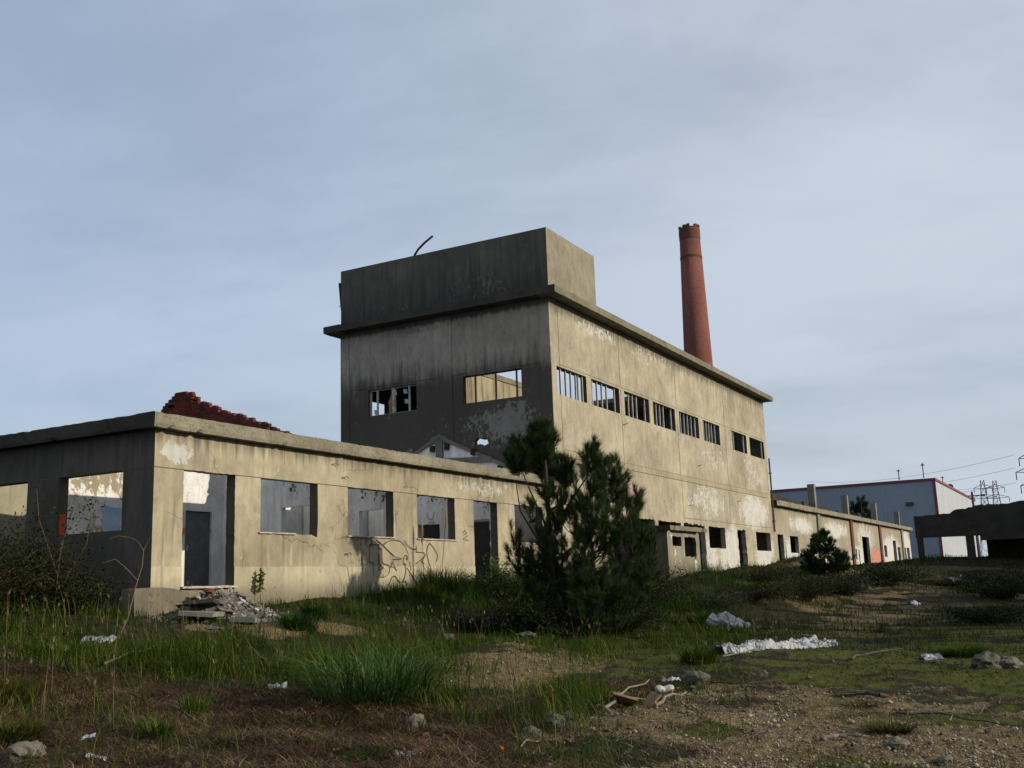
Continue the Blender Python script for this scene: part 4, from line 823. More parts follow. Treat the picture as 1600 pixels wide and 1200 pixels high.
# ================================================================== shrubs
M['stem'] = plain('bark_stem', (.10, .075, .05), (.06, .045, .03), scale=8)
M['leafdark'] = leafmat('dark_leaf', [(.006, .010, .003), (.010, .016, .004), (.018, .024, .006), (.032, .036, .010)], )
M['leafred'] = leafmat('bramble_leaf', [(.005, .009, .002), (.009, .014, .003), (.016, .020, .004), (.024, .018, .006), (.055, .058, .012)], )
M['leafgreen'] = leafmat('fresh_leaf', [(.05, .08, .02), (.08, .11, .03), (.10, .12, .035)], )
M['leafgrey'] = leafmat('grey_leaf', [(.012, .015, .008), (.02, .024, .014), (.035, .038, .026), (.012, .015, .009)])
def shrub(name, x, y, r, h, n, mat, label, cat='shrub', group=None, size=(.05, .10), stems=14, out=.25, seed=0):
    z = h1(x, y); t = thing(name, label, cat, (x, y, z), group); R0 = np.random.default_rng(seed+5)
    tips = []; mb = MB()
    for i in range(stems):
        q = R0.uniform(0, 6.28); f = R0.uniform(.15, 1.)**.6; tx = x+r*f*math.cos(q); ty = y+r*f*math.sin(q); tz = z+h*R0.uniform(.45, 1.)*(1-.35*f)
        m_ = (x+(tx-x)*.35+R0.normal(0, .05), y+(ty-y)*.35+R0.normal(0, .05), z+(tz-z)*.6)
        path = [(x+R0.normal(0, .06), y+R0.normal(0, .06), z-.05), m_, (tx, ty, tz)]; mb.tube(path, [.014, .009, .004], 4, False); tips.append(path)
    mb.build('stem', M['stem'], t)
    k = R0.integers(0, stems, n); f = R0.random(n)**.55; T3 = np.array(tips)
    A = T3[k, 0]; B_ = T3[k, 1]; C_ = T3[k, 2]; ff = f[:, None]
    P = (1-ff)**2*A+2*ff*(1-ff)*B_+ff**2*C_+R0.normal(0, 1, (n, 3))*(out*(.25+.75*ff))*np.array([r, r, h*.6])
    P = P[P[:, 2] > z-.05]; V, T = leaves(P, R0.uniform(*size, len(P))); npmesh('foliage', V, T, M[mat], t); return t
shrub('bramble_bush', -1.7, 1.9, 1.4, 2.05, 9000, 'leafred', 'dark reddish bramble bush against the shaded end wall', 'bush', size=(.045, .09), stems=22, out=.22, seed=1)
shrub('bramble_bush', -3.0, 1.0, 1.5, 1.75, 9000, 'leafred', 'bramble bush at the very left edge of the picture', 'bush', size=(.045, .09), stems=22, out=.22, seed=2)
shrub('bramble_bush', -1.05, .75, .95, 1.05, 4500, 'leafdark', 'low bramble bush left of the pale corner block', 'bush', size=(.04, .08), stems=16, out=.22, seed=3)
SH = [(6.9, -4.5, .9, .95, 'leafdark', 'dark shrub left of the pine foot'), (9.4, -6.0, 1.1, .8, 'leafdark', 'low dark shrub in front of the right side of the pine'), (13.0, -4.3, 1.5, 1.35, 'leafdark', 'tall dark shrub between the pine and the utility booth'), (17.5, -3.2, 1.5, 1.2, 'leafdark', 'dark shrub close to the wall left of the utility booth'), (10.9, -1.3, .9, .8, 'leafdark', 'dark scrub between the pampas grass and the second doorway'), (12.3, -1.9, .8, .7, 'leafgrey', 'grey scrub in front of the second doorway'), (29.5, -3.6, 1.6, .9, 'leafdark', 'dark scrub right of the utility booth'), (7.4, -5.5, .8, .6, 'leafdark', 'low dark shrub in front of the pine foot'), (9.3, -4.9, 1.3, 1.25, 'leafdark', 'dark shrub tangled round the right foot of the pine'), (11.2, -4.4, 1.5, 1.35, 'leafdark', 'broad dark shrub right behind the pine foot'), (15.4, -4.2, 1.4, 1.2, 'leafdark', 'dark shrub on the bank below the utility booth'), (18.8, -5.0, 1.4, .95, 'leafgrey', 'greyish shrub on the bank beside the white bag'),
      (22.6, -5.4, 1.5, 1.0, 'leafdark', 'dark bank shrub below the hall door'), (26.5, -6.3, 1.7, 1.0, 'leafdark', 'dark bank shrub left of the small pine'), (31, -7.0, 1.8, 1.05, 'leafgrey', 'greyish bank shrub in front of the small pine'), (36, -7.6, 1.9, .95, 'leafdark', 'last dark shrub of the bank toward the track'),
      (6.4, -3.6, .7, .55, 'leafgrey', 'grey twiggy shrub left of the pine at the gravel'), (34, -12.8, 2.0, .9, 'leafdark', 'dark shrub in the right hand field'), (45, -13.5, 2.4, 1.1, 'leafdark', 'dark shrub at the right edge before the canopy ruin'), (56, -10.5, 2.2, .8, 'leafgrey', 'grey shrub in front of the canopy ruin'), (20.5, -13.2, 1.6, .55, 'leafdark', 'low dark shrub at the right edge of the field'), (44, -9.0, 1.6, .5, 'leafdark', 'low shrub by the track before the shed end')]
for i, (x_, y_, r_, h_, m_, lb) in enumerate(SH): shrub('bank_shrub', x_, y_, r_*float(RG.uniform(.9, 1.35)), h_*float(RG.uniform(.75, 1.3)), 4800, m_, lb, group='dark shrubs on the bank and field', size=(.03, .10) if x_ < 30 else (.06, .15), stems=30, out=.16, seed=10+i)
shrub('doorway_weed', 13.4, -.25, .45, .95, 700, 'leafgreen', 'leafy weed growing in the second doorway', 'weed', size=(.05, .1), stems=8, out=.25, seed=30)
shrub('doorway_weed', 14.3, -.5, .5, .55, 500, 'leafgreen', 'low leafy weed right of the second doorway', 'weed', size=(.05, .1), stems=8, out=.3, seed=31)
shrub('doorway_weed', 1.6, .6, .25, .45, 200, 'leafdark', 'small dark weed inside the first doorway', 'weed', size=(.05, .09), stems=6, out=.2, seed=32)
t = thing('young_plant', 'young upright leafy plant against the wall right of the first doorway', 'plant', (2.95, -.16, h1(2.95, -.16)))
mb = MB(); mb.tube([(2.97, -.16, -.5), (2.93, -.15, -.05), (2.95, -.16, .3)], [.008, .007, .004], 5); mb.build('stem', M['stem'], t)
n = 110; f = RG.random(n); P = np.stack([np.full(n, 2.94)+RG.normal(0, .012, n), np.full(n, -.16)+RG.normal(0, .012, n), -.15+.48*f], 1); V, T = leaves(P, RG.uniform(.06, .14, n), .5); npmesh('foliage', V, T, M['leafgreen'], t)
# thin leafy sprays in front of the end window and the bare sapling
t = thing('leafy_sapling', 'thin leafy sapling whose sprays cross the lit end window', 'sapling', (-1.6, .75, h1(-1.6, .75)))
SP = [[(-1.6, .75, -.5), (-1.59, .65, .86), (-1.47, .56, 1.19), (-1.35, .46, 1.42), (-1.15, .3, 1.58), (-.96, .14, 1.66)], [(-1.58, .66, .7), (-1.55, .62, .98), (-1.47, .55, 1.46), (-1.43, .52, 1.72)], [(-1.5, .6, .2), (-1.24, .37, .85), (-1.2, .34, 1.39), (-1.2, .34, 1.66)], [(-1.6, .7, .3), (-1.9, .9, 1.3), (-1.95, .95, 1.9)]]
mb = MB(); LP = []
for s in SP:
    mb.tube(s, [.009-.0015*i for i in range(len(s))], 5)
    for _ in range(26):
        i = RG.integers(1, len(s)-1) if len(s) > 3 else 1; q = RG.random(); LP.append(np.array(s[i])*(1-q)+np.array(s[i+1])*q+RG.normal(0, .07, 3))
mb.build('stem', M['stem'], t); V, T = leaves(np.array(LP), RG.uniform(.05, .1, len(LP))); npmesh('foliage', V, T, M['leafdark'], t)
t = thing('bare_sapling', 'bare crooked pale sapling in front of the corner block', 'sapling', (-2.7, -2.19, -.95))
M['palestem'] = plain('pale_stem', (.17, .135, .08), (.11, .085, .05), scale=8)
mb = MB(); mb.tube([(-2.7, -2.19, -1.0), (-2.54, -2.32, -.5), (-2.46, -2.39, .01), (-2.4, -2.45, .32), (-2.39, -2.46, .58), (-2.46, -2.39, .74), (-2.55, -2.31, .8)], [.010, .009, .008, .007, .006, .004, .003], 6)
mb.build('stem', M['palestem'], t); mb = MB()
mb.tube([(-2.45, -2.40, .10), (-2.6, -2.27, .32), (-2.72, -2.17, .45), (-2.87, -2.05, .39)], [.006, .005, .004, .002], 5); mb.build('twig', M['palestem'], t); mb = MB(); mb.tube([(-2.39, -2.46, .58), (-2.35, -2.49, .69), (-2.33, -2.5, .79)], [.004, .003, .002], 5); mb.build('twig', M['palestem'], t); mb = MB(); mb.tube([(-2.55, -2.31, .8), (-2.7, -2.2, .83), (-2.8, -2.1, .78)], [.004, .003, .002], 5)
mb.build('twig', M['palestem'], t)
# ================================================================== pines
M['needle'] = leafmat('pine_needle', [(.012, .026, .010), (.020, .040, .012), (.034, .055, .016), (.055, .075, .022)], trans=.12, nscale=2.)
M['pinebark'] = plain('pine_bark', (.06, .042, .03), (.03, .022, .017), scale=12, bump=.5)
M['bud'] = plain('pine_bud', (.22, .12, .07), (.16, .09, .06))
def needles(S, D, L, per, nl, w, rng):
    """S shoot bases, D unit directions, L lengths -> needle triangles"""
    n = len(S); k = np.repeat(np.arange(n), per); m = len(k); f = rng.random(m)**.8
    d = D[k]; a = rng.normal(0, 1, (m, 3)); a -= (a*d).sum(1)[:, None]*d; a /= np.linalg.norm(a, axis=1)[:, None]+1e-9
    th = np.radians(rng.uniform(28, 62, m))*(1-.45*f); nd_ = d*np.cos(th)[:, None]+a*np.sin(th)[:, None]
    ln = rng.uniform(*nl, m); b = S[k]+d*(L[k]*f)[:, None]; s = np.cross(nd_, rng.normal(0, 1, (m, 3))); s /= np.linalg.norm(s, axis=1)[:, None]+1e-9
    tip = b+nd_*ln[:, None]; tip[:, 2] -= ln*.12*rng.random(m)
    V = np.stack([b-s*w, b+s*w, tip], 1).reshape(-1, 3); return V, np.arange(m*3).reshape(-1, 3)
def pine(name, base, label, trunk, limbs, clusters, rgt, sc, per, nl, w, seed, cat='pine tree', group=None, hscale=1.):
    t = thing(name, label, cat, base, group); rng = np.random.default_rng(seed); b = Vector(base); r = Vector((rgt[0], rgt[1], 0)); f = Vector((-rgt[1], rgt[0], 0))
    w3 = lambda p, d=0.: b+r*(p[0]*sc)+f*d+Vector((0, 0, p[1]*sc))
    mb = MB(); mb.tube([w3(p) for p in trunk[0]], trunk[1], 8); mb.build('trunk', M['pinebark'], t, smooth=True)
    S = []; D = []; L = []; mb = MB(); bud = MB(); ends = []
    for path, dep in limbs:
        n = len(path); mb.tube([w3(p, dep*i/(n-1)) for i, p in enumerate(path)], [.035*sc/.0156*(1-.7*i/(n-1)) for i in range(n)], 6); ends.append((w3(path[-1], dep), dep))
    for cx, cy, rx, ry, ns in clusters:
        dep = min(ends, key=lambda e: (e[0]-w3((cx, cy), e[1])).length)[1] if ends else 0.
        ent = w3((cx, cy-ry*.75), dep)
        for i in range(ns):
            q = rng.normal(0, 1, 3); q /= np.linalg.norm(q); q *= rng.random()**.45
            p = w3((cx+q[0]*rx, cy+q[1]*ry), dep+q[2]*rx*sc)
            d = Vector((p-ent)).normalized()*.75+Vector((rng.normal(0, .22), rng.normal(0, .22), .75)); d.normalize()
            ln = rng.uniform(.14, .30)*sc/.0156*hscale; s0 = p-d*ln*.5
            S.append(s0); D.append(d); L.append(ln)
            if i % 3 == 0: mb.tube([ent.lerp(s0, .1), ent.lerp(s0, .55)+Vector((0, 0, -.04)), s0, s0+d*ln], [.012, .009, .007, .004], 4, False)
            else: mb.tube([s0-d*ln*.5, s0+d*ln], [.006, .004], 4, False)
            if q[1] > .45 and rng.random() < .35: bud.tube([s0+d*ln*.95, s0+d*(ln+.07*sc/.0156)], [.008, .004], 5)
    mb.build('branch', M['pinebark'], t); V, T = needles(np.array(S), np.array(D), np.array(L), per, nl, w, rng); npmesh('foliage', V, T, M['needle'], t)
    if bud.v: bud.build('bud', M['bud'], t)
    return t
def C(px, py): return (px-870, 990-py)
TR = ([C(870, 995), C(869, 900), C(866, 830), C(864, 740), C(863, 700), C(862, 665)], [.095, .08, .06, .042, .03, .012])
LB = [([C(882, 985), C(884, 860), C(887, 800), C(893, 748)], .35), ([C(868, 845), C(898, 790), C(922, 757), C(937, 735)], .25), ([C(869, 880), C(920, 845), C(955, 810), C(968, 770)], -.1), ([C(869, 900), C(930, 870), C(980, 835), C(1000, 805)], .45), ([C(869, 870), C(845, 840), C(822, 800), C(818, 760)], -.45), ([C(866, 835), C(845, 785), C(828, 740)], .1), ([C(869, 910), C(920, 880), C(975, 862)], -.5), ([C(869, 900), C(840, 875), C(815, 850)], .3), ([C(870, 950), C(930, 930), C(985, 905)], -.5), ([C(870, 950), C(845, 935)], .2), ([C(866, 800), C(890, 790), C(905, 800)], -.35)]
CL = [(862, 686, 24, 28, 44), (860, 715, 20, 16, 18), (824, 715, 25, 30, 40), (815, 695, 8, 14, 5), (893, 740, 15, 36, 30), (937, 722, 18, 30, 26), (963, 755, 28, 34, 44), (928, 775, 26, 30, 30), (985, 795, 24, 30, 30), (1006, 788, 9, 24, 10), (950, 820, 40, 32, 46), (905, 815, 24, 34, 20), (918, 862, 46, 34, 52), (985, 855, 34, 34, 38), (872, 885, 44, 34, 26), (816, 852, 20, 40, 12), (836, 795, 16, 26, 6), (945, 915, 60, 36, 64), (862, 935, 44, 36, 34), (1005, 895, 22, 30, 16), (1015, 860, 12, 22, 8), (895, 960, 40, 26, 26), (868, 850, 24, 34, 26), (846, 905, 34, 30, 30), (884, 790, 20, 26, 16), (930, 960, 60, 26, 34), (905, 905, 50, 30, 34), (985, 930, 40, 28, 26), (866, 765, 16, 24, 14), (863, 738, 13, 24, 16), (868, 820, 22, 24, 14), (835, 870, 30, 30, 16)]
CL = [(*C(a, b_), c_*(1.12 if b_ > 750 else .98), d_*(1.1 if b_ > 750 else .95), int(e_*(.88 if b_ > 750 else 1.1))) for a, b_, c_, d_, e_ in CL]
PB = (7.9, -4.9, h1(7.9, -4.9)-.05)
pine('pine_tree', PB, 'young dark pine tree in front of the long facade', TR, LB, [(a, b_, c_, d_, int(e_*1.6)) for a, b_, c_, d_, e_ in CL], (.455, -.89), .0156, 130, (.13, .28), .0038, 4)
def cone_pine(name, x, y, h, r, ns, per, nl, w, seed, label, zoff=0., cat='pine tree', wd=1.):
    z = h1(x, y)+zoff; sc = h/100; rng = np.random.default_rng(seed); cl = []; lb = []
    for i in range(9):
        f = .12+.8*i/9; s = -1 if i % 2 else 1; cx = s*r/sc*(1-f)*rng.uniform(.5, .95); cy = 100*f+8
        lb.append(([(0, 100*f*.85), (cx*.6, cy-8), (cx, cy)], rng.uniform(-.5, .5)*r)); cl.append((cx, cy, 14*wd*(1.3-f), 11, ns))
    cl.append((0, 88, 7, 12, ns)); cl.append((2, 60, 14, 14, ns)); cl.append((-2, 35, 16*wd, 14, ns))
    if wd > 1.2: cl += [(-30, 16, 26, 12, ns*2), (28, 14, 26, 12, ns*2), (0, 14, 26, 12, ns*2), (-38, 45, 12, 20, ns), (34, 40, 14, 18, ns)]
    return pine(name, (x, y, z), label, ([(0, -2), (1, 30), (-1, 60), (0, 95)], [.06*h/3, .05*h/3, .03*h/3, .01]), lb, cl, (.3, -.954), sc, per, nl, w, seed, cat, hscale=.0156/sc*h/5)
cone_pine('pine_tree', 33.5, -5.6, 2.0, 1.25, 30, 60, (.12, .24), .007, 8, 'small bushy pine on the bank in front of the long shed', wd=1.7)
cone_pine('pine_tree', 140, 12.3, 8.8, 4.2, 16, 60, (.5, .8), .035, 9, 'pine showing above the shed roof between two concrete posts', .3)

# row of unseen pines added right of the view to shade the bank and field
for i in range(15):
    u = 15+i*3.6+float(RG.uniform(-1, 1)); v = -27+float(RG.uniform(-2.5, 2.5)); hh_ = float(RG.uniform(8.6, 10.2))
    cone_pine('pine_tree', u, v, hh_, 2.6, 13, 46, (.35, .6), .028, 40+i, 'tall unseen pine added for its shade beyond the right edge of the picture')['group'] = 'unseen shade pines beyond the right edge'
# ================================================================== debris
def rock(x, y, r, mat, label, seed, sq=.6, group=None, name='rock', cat='rock', sink=.25):
    rr = (r, r*.8, r*sq); mb = MB(); mb.blob((x, y, h1(x, y)+rr[2]*(1-sink*2)), rr, 3, .42, seed); o = mb.build(name, mat); tag(o, label, cat, group); return o
M['rockgrey'] = concrete('grey_stone', (.115, .108, .088), (.06, .058, .048), moss=.5, bump=.8); M['rockpale'] = concrete('pale_stone', (.17, .155, .12), (.095, .085, .068), moss=.3, bump=.8); M['rockdark'] = concrete('dark_stone', (.06, .06, .052), (.12, .112, .095), moss=.3, bump=.5)
rock(-4.25, -11.0, .12, M['rockdark'], 'dark mossy stone in the foreground centre', 3, .75)
rock(-3.75, -10.9, .13, M['rockgrey'], 'grey flat stone behind the dark mossy stone', 4, .5)
rock(-4.9, -9.6, .12, M['rockpale'], 'pale angular chip under the largest grass tuft', 9, .8)
rock(-4.75, -10.95, .13, M['rockgrey'], 'grey half buried stone left of the dark mossy stone', 6, .45)
rock(-4.05, -14.5, .11, M['rockpale'], 'pale stone beside the low spreading tuft', 7, .55)
rock(-4.5, -14.95, .10, M['rockpale'], 'pale round stone at the bottom right edge', 8, .5)
rock(3.3, -14.65, .26, M['rockdark'], 'dark boulder at the right edge', 10, .65)
rock(3.7, -14.95, .2, M['rockpale'], 'whitish boulder beside the dark boulder', 11, .6)
rock(.05, -11.1, .20, M['rockgrey'], 'grey rounded stone beside the white scrap of paper', 12, .7)
rock(-8.6, -8.1, .17, M['rockpale'], 'large pale stone in the bottom left corner', 13, .6)
rock(4.1, -4.3, .14, M['rockgrey'], 'stone behind the largest tuft by the track edge', 14, .6)
rock(6.5, -4.85, .3, M['rockdark'], 'flat dark stone left of the pine foot', 15, .35)
rock(-1.15, -3.6, .10, M['rockgrey'], 'stone in the grass below the rubble heap', 16, .6)
x_, y_ = scatter(60, -20, 26, 9, 24, 1.3)
for i in range(len(x_)):
    rock(x_[i], y_[i], float(RG.uniform(.02, .06)), (M['rockpale'], M['rockgrey'], M['rockgrey'])[i % 3], 'small loose stone scattered on the waste ground', 30+i, .6, 'small loose stones')
# shards and rubble at the first doorway
M['shard'] = plain('grey_shard', (.21, .195, .165), (.11, .10, .085), scale=3, rough=.9, bump=.3); M['tile'] = plain('broken_tile', (.20, .06, .035), (.13, .045, .03), scale=6); M['white_shard'] = plain('white_shard', (.38, .37, .34), (.26, .25, .23), scale=5)
M['rubble'] = concrete('grey_rubble', (.15, .14, .12), (.07, .065, .055), rough_scale=16, bump=1.); M['chips'] = leafmat('rubble_chip', [(.05, .045, .04), (.13, .12, .10), (.26, .24, .2), (.42, .4, .36)], trans=0, rough=.9)
M['wood'] = plain('weathered_wood', (.24, .20, .15), (.13, .105, .08), scale=6, bump=.4)
def slab(c, sx, sy, th, rz, tilt, ta, mat, name, label, cat, group=None, seed=0):
    R3 = Matrix.Rotation(rz, 3, 'Z') @ Matrix.Rotation(tilt, 3, Vector((math.cos(ta), math.sin(ta), 0)))
    q = jag([(-sx, -sy), (sx, -sy*.9), (sx*.95, sy), (-sx*.9, sy*.95)], min(sx, sy)*.18, max(sx, sy)*.6, seed)
    mb = MB(); mb.wall(q, [], 'z', -th/2, th/2); mb.v = [tuple(Vector(c)+R3 @ Vector(v)) for v in mb.v]
    return tag(mb.build(name, mat), label, cat, group)
HC = (1.05, -1.05)
def heap(x, y): return max(h1(x, y), -.78+.66*math.exp(-((x-HC[0])/1.05)**2-((y-HC[1]-.25)/.75)**2))
q = np.array([[HC[0]+1.7*i/26, HC[1]+1.25*j/26] for i in range(-26, 27) for j in range(-26, 27)]); hz = np.array([heap(*p) for p in q])+RG.normal(0, .022, len(q))-.01
i, j = np.meshgrid(np.arange(52), np.arange(52), indexing='ij'); T = np.stack([i*53+j, (i+1)*53+j, (i+1)*53+j+1, i*53+j+1], -1).reshape(-1, 4)
o = npmesh('rubble_heap', np.column_stack([q, hz]), T, M['rubble']); tag(o, 'heap of fine grey rubble in front of the first doorway', 'rubble heap')
n = 900; x = HC[0]+RG.normal(0, .62, n); y = HC[1]+RG.normal(0, .45, n); P = np.array([[a_, b_, heap(a_, b_)+.01] for a_, b_ in zip(x, y)]); V, T = leaves(P, RG.uniform(.03, .13, n), .0)
o = setting(npmesh('rubble_chips', V, T, M['chips']), 'stuff'); o['label'] = 'thin grey chips and splinters covering the rubble heap'
slab((-.05, -1.45, -.52), .45, .34, .08, .5, .08, 0, M['conc'], 'concrete_slab', 'broken grey step slab at the left foot of the rubble heap', 'slab', seed=1)
slab((.9, -1.85, -.72), .75, .26, .09, .45, .1, 1, M['conc'], 'concrete_slab', 'long grey step slab along the front of the rubble heap', 'slab', seed=2)
slab((.25, -1.15, -.33), .45, .3, .07, .6, .1, 2, M['concdark'], 'concrete_slab', 'dark slab under the left end of the rubble heap', 'slab', seed=3)
for i in range(110):
    q = RG.uniform(0, 6.28); f = math.sqrt(RG.random()); x0 = HC[0]+1.25*f*math.cos(q); y0 = HC[1]-.1+.8*f*math.sin(q)
    s = float(RG.uniform(.03, .12))
    slab((x0, y0, heap(x0, y0)+.02+.3*s*RG.random()), s, s*RG.uniform(.3, .8), RG.uniform(.01, .035), RG.uniform(0, 6), RG.uniform(-.9, .9), RG.uniform(0, 6), (M['shard'], M['white_shard'], M['shard'], M['wood'], M['shard'], M['wood'])[i % 6], 'rubble_shard', 'flat broken shard lying on the rubble heap by the first doorway', 'shard', 'shards on the rubble heap', i)
slab((.75, -.85, heap(.75, -.85)+.06), .15, .10, .07, .4, .3, 1, M['tile'], 'broken_brick', 'red broken brick on top of the rubble heap', 'brick', seed=5)
slab((2.2, -1.45, heap(2.2, -1.45)+.04), .1, .07, .06, .9, .3, 1, M['tile'], 'broken_brick', 'red broken brick at the right end of the rubble heap', 'brick', seed=6)
M['block'] = plaster('block_concrete', (.205, .178, .125), (.14, .122, .087), 0, sbias=.04)
# pale block and slab at the corner
mb = MB(); mb.wall(jag([(-1.15, -1.1), (.02, -1.1), (.02, .03), (-.95, -.0)], .02, .2, 3), [], 'x', -.0, .0) if 0 else mb.wall(jag([(-.75, -1.1), (.62, -1.1), (.62, -.1), (.2, -.03), (-.3, .0), (-.75, -.02)], .012, .2, 3), [], 'y', -.42, -.06)
o = mb.build('corner_block', M['block']); tag(o, 'pale weathered concrete block at the corner of the low wing', 'concrete block')
# plastic bag and sheet
pm, nt, b = newmat('white_plastic', .6, .2); g = nd(nt, 'NewGeometry'); n1 = noise(nt, g.outputs['Position'], 9, 6, .7); n2 = noise(nt, g.outputs['Position'], 4, 5, .7)
nt.links.new(mix(nt, sstep(nt, n2, .45, .75), (.35, .36, .38), (.15, .148, .138)), b.inputs['Base Color']); bp = nd(nt, 'Bump', {}, Strength=.6, Distance=.05, Height=n1); nt.links.new(bp.outputs[0], b.inputs['Normal']); M['plastic'] = pm
mb = MB(); z_ = h1(14.2, -7.0)
for c, r, s in (((14.05, -6.75), (.24, .2, .2), 1), ((14.2, -7.02), (.3, .26, .25), 2), ((14.38, -7.3), (.25, .2, .17), 3), ((14.1, -7.25), (.2, .15, .1), 7), ((14.5, -7.5), (.12, .14, .1), 8)): mb.blob((c[0], c[1], h1(*c)+r[2]*.6), r, 4, .34, s)
o = mb.build('plastic_bag', M['plastic'], smooth=False); tag(o, 'stuffed round white plastic bag on the grass right of the pine', 'plastic bag')
def crumple(path, w, hgt, seed, name, label, cat, mat, nx=70, ny=12):
    rng = np.random.default_rng(seed); path = np.array(path, float); tt = np.linspace(0, 1, nx)*(len(path)-1); k = np.minimum(tt.astype(int), len(path)-2); f = (tt-k)[:, None]
    c = path[k]*(1-f)+path[k+1]*f; d = np.gradient(c, axis=0); d /= np.linalg.norm(d, axis=1)[:, None]; nrm = np.stack([-d[:, 1], d[:, 0]], 1)
    s = np.linspace(-1, 1, ny); ww = w*(.25+1.15*vnoise(np.linspace(0, 9, nx), np.zeros(nx), seed)); X = c[:, None, 0]+nrm[:, None, 0]*s[None]*ww[:, None]; Y = c[:, None, 1]+nrm[:, None, 1]*s[None]*ww[:, None]
    e = min(.02, w*.06); X = X+rng.normal(0, e, X.shape); Y = Y+rng.normal(0, e, X.shape); prof = (1-s**2)[None]**.6
    Z = H(X.ravel(), Y.ravel()).reshape(X.shape)+.01+hgt*prof*(.15+1.1*fbm(X, Y, 3.2*max(1, .25/w), 4, seed)**1.3*1.6)*(.35+1.1*vnoise(np.linspace(0, 9, nx), np.ones(nx), seed+3))[:, None]+rng.normal(0, e*.7, X.shape)
    V = np.stack([X, Y, Z], -1).reshape(-1, 3); i, j = np.meshgrid(np.arange(nx-1), np.arange(ny-1), indexing='ij'); T = np.stack([i*ny+j, (i+1)*ny+j, (i+1)*ny+j+1, i*ny+j+1], -1).reshape(-1, 4)
    return tag(npmesh(name, V, T, mat), label, cat)
crumple([(4.55, -9.95), (4.9, -10.2), (5.4, -10.5), (6.2, -10.75), (7.2, -10.95), (8.0, -11.0)], .22, .17, 5, 'plastic_sheet', 'long crumpled white plastic sheet lying across the mossy turf', 'plastic sheet', M['plastic'], 170, 18)
crumple([(7.7, -10.55), (8.3, -10.85), (8.7, -11.15)], .2, .26, 8, 'plastic_sheet', 'bunched up end of white plastic at the right of the long sheet', 'plastic sheet', M['plastic'], 60, 16)
def scrap(x, y, s, label, mat, name, cat, seed, lift=.05):
    a = .8; return crumple([(x-s*.5*math.sin(a), y+s*.5*math.cos(a)), (x, y), (x+s*.5*math.sin(a), y-s*.5*math.cos(a))], s*.4, s*lift*5, seed, name, label, cat, mat, 12, 8)
M['paper'] = plain('white_paper', (.48, .52, .58), (.38, .41, .46), rough=.6); M['cardboard'] = plain('soggy_cardboard', (.30, .19, .10), (.18, .11, .06), scale=8)
scrap(.55, -10.5, .30, 'torn scrap of bluish white paper beside the grey rounded stone', M['paper'], 'paper_scrap', 'paper', 21, .04)
scrap(-.95, -10.3, .2, 'grey plastic flap left of the torn paper', M['plastic'], 'plastic_flap', 'plastic scrap', 22, .04)
scrap(-6.5, -10.6, .25, 'strip of dirty white plastic at the bottom edge below the largest tuft', M['plastic'], 'plastic_strip', 'plastic scrap', 23, .03)
scrap(5.6, -13.5, .34, 'crumpled white wrapper in the moss at right', M['plastic'], 'plastic_wrapper', 'plastic scrap', 24, .04)
scrap(-7.4, -7.4, .14, 'crumpled white tissue in the brown litter at left', M['paper'], 'tissue', 'paper', 25, .05)
scrap(-8.2, -8.5, .16, 'dirty white plastic scrap in the bottom left corner', M['plastic'], 'plastic_scrap', 'plastic scrap', 26, .03)
scrap(-3.4, -6.3, .26, 'grey plastic scrap left of the largest tuft', M['plastic'], 'plastic_scrap', 'plastic scrap', 27, .03)
scrap(56, -8.5, .9, 'distant white rubbish in front of the canopy ruin', M['plastic'], 'plastic_scrap', 'plastic scrap', 28, .04)
scrap(30.1, -9.7, .5, 'white rubbish beside the track in the middle distance', M['plastic'], 'plastic_scrap', 'plastic scrap', 29, .04)
scrap(-3.0, -2.2, .5, 'grey plastic scrap in the grass below the corner block', M['plastic'], 'plastic_scrap', 'plastic scrap', 33, .02)
M['blackbag'] = plain('black_plastic', (.012, .012, .013), (.02, .02, .02), rough=.85, spec=.1)
scrap(15.5, -11.3, .9, 'crumpled black plastic lying on the moss', M['blackbag'], 'black_plastic', 'plastic scrap', 30, .025)
t = thing('tin_can', 'crushed pale tin can lying between the dead branches', 'can', (-1.0, -11.0, h1(-1, -11)))
M['can'] = plain('dull_tin', (.42, .40, .34), (.28, .26, .22), rough=.4, spec=.5); M['canend'] = plain('tin_end', (.4, .4, .38))
z_ = h1(-1.0, -11.0)+.045
mb = MB(); mb.tube([(-1.08, -10.92, z_), (-1.05, -10.95, z_+.003), (-1.0, -11.0, z_-.012), (-.95, -11.06, z_+.003), (-.92, -11.09, z_)], [.05, .058, .05, .058, .052], 14); mb.build('can_body', M['can'], t, smooth=False)
mb = MB(); mb.tube([(-1.082, -10.918, z_), (-1.086, -10.914, z_)], [.046, .046], 14); mb.tube([(-.918, -11.092, z_), (-.914, -11.096, z_)], [.048, .048], 14); mb.build('can_end', M['canend'], t)
slab((-2.85, -11.2, h1(-2.85, -11.2)+.07), .2, .15, .025, .5, .45, .8, M['cardboard'], 'cardboard_piece', 'curled brown cardboard under the forked stick', 'cardboard', seed=9)
slab((-2.6, -11.45, h1(-2.6, -11.45)+.06), .09, .12, .02, .9, -.9, .3, M['cardboard'], 'cardboard_piece', 'small upright flap of brown cardboard beside the curled one', 'cardboard', seed=10)
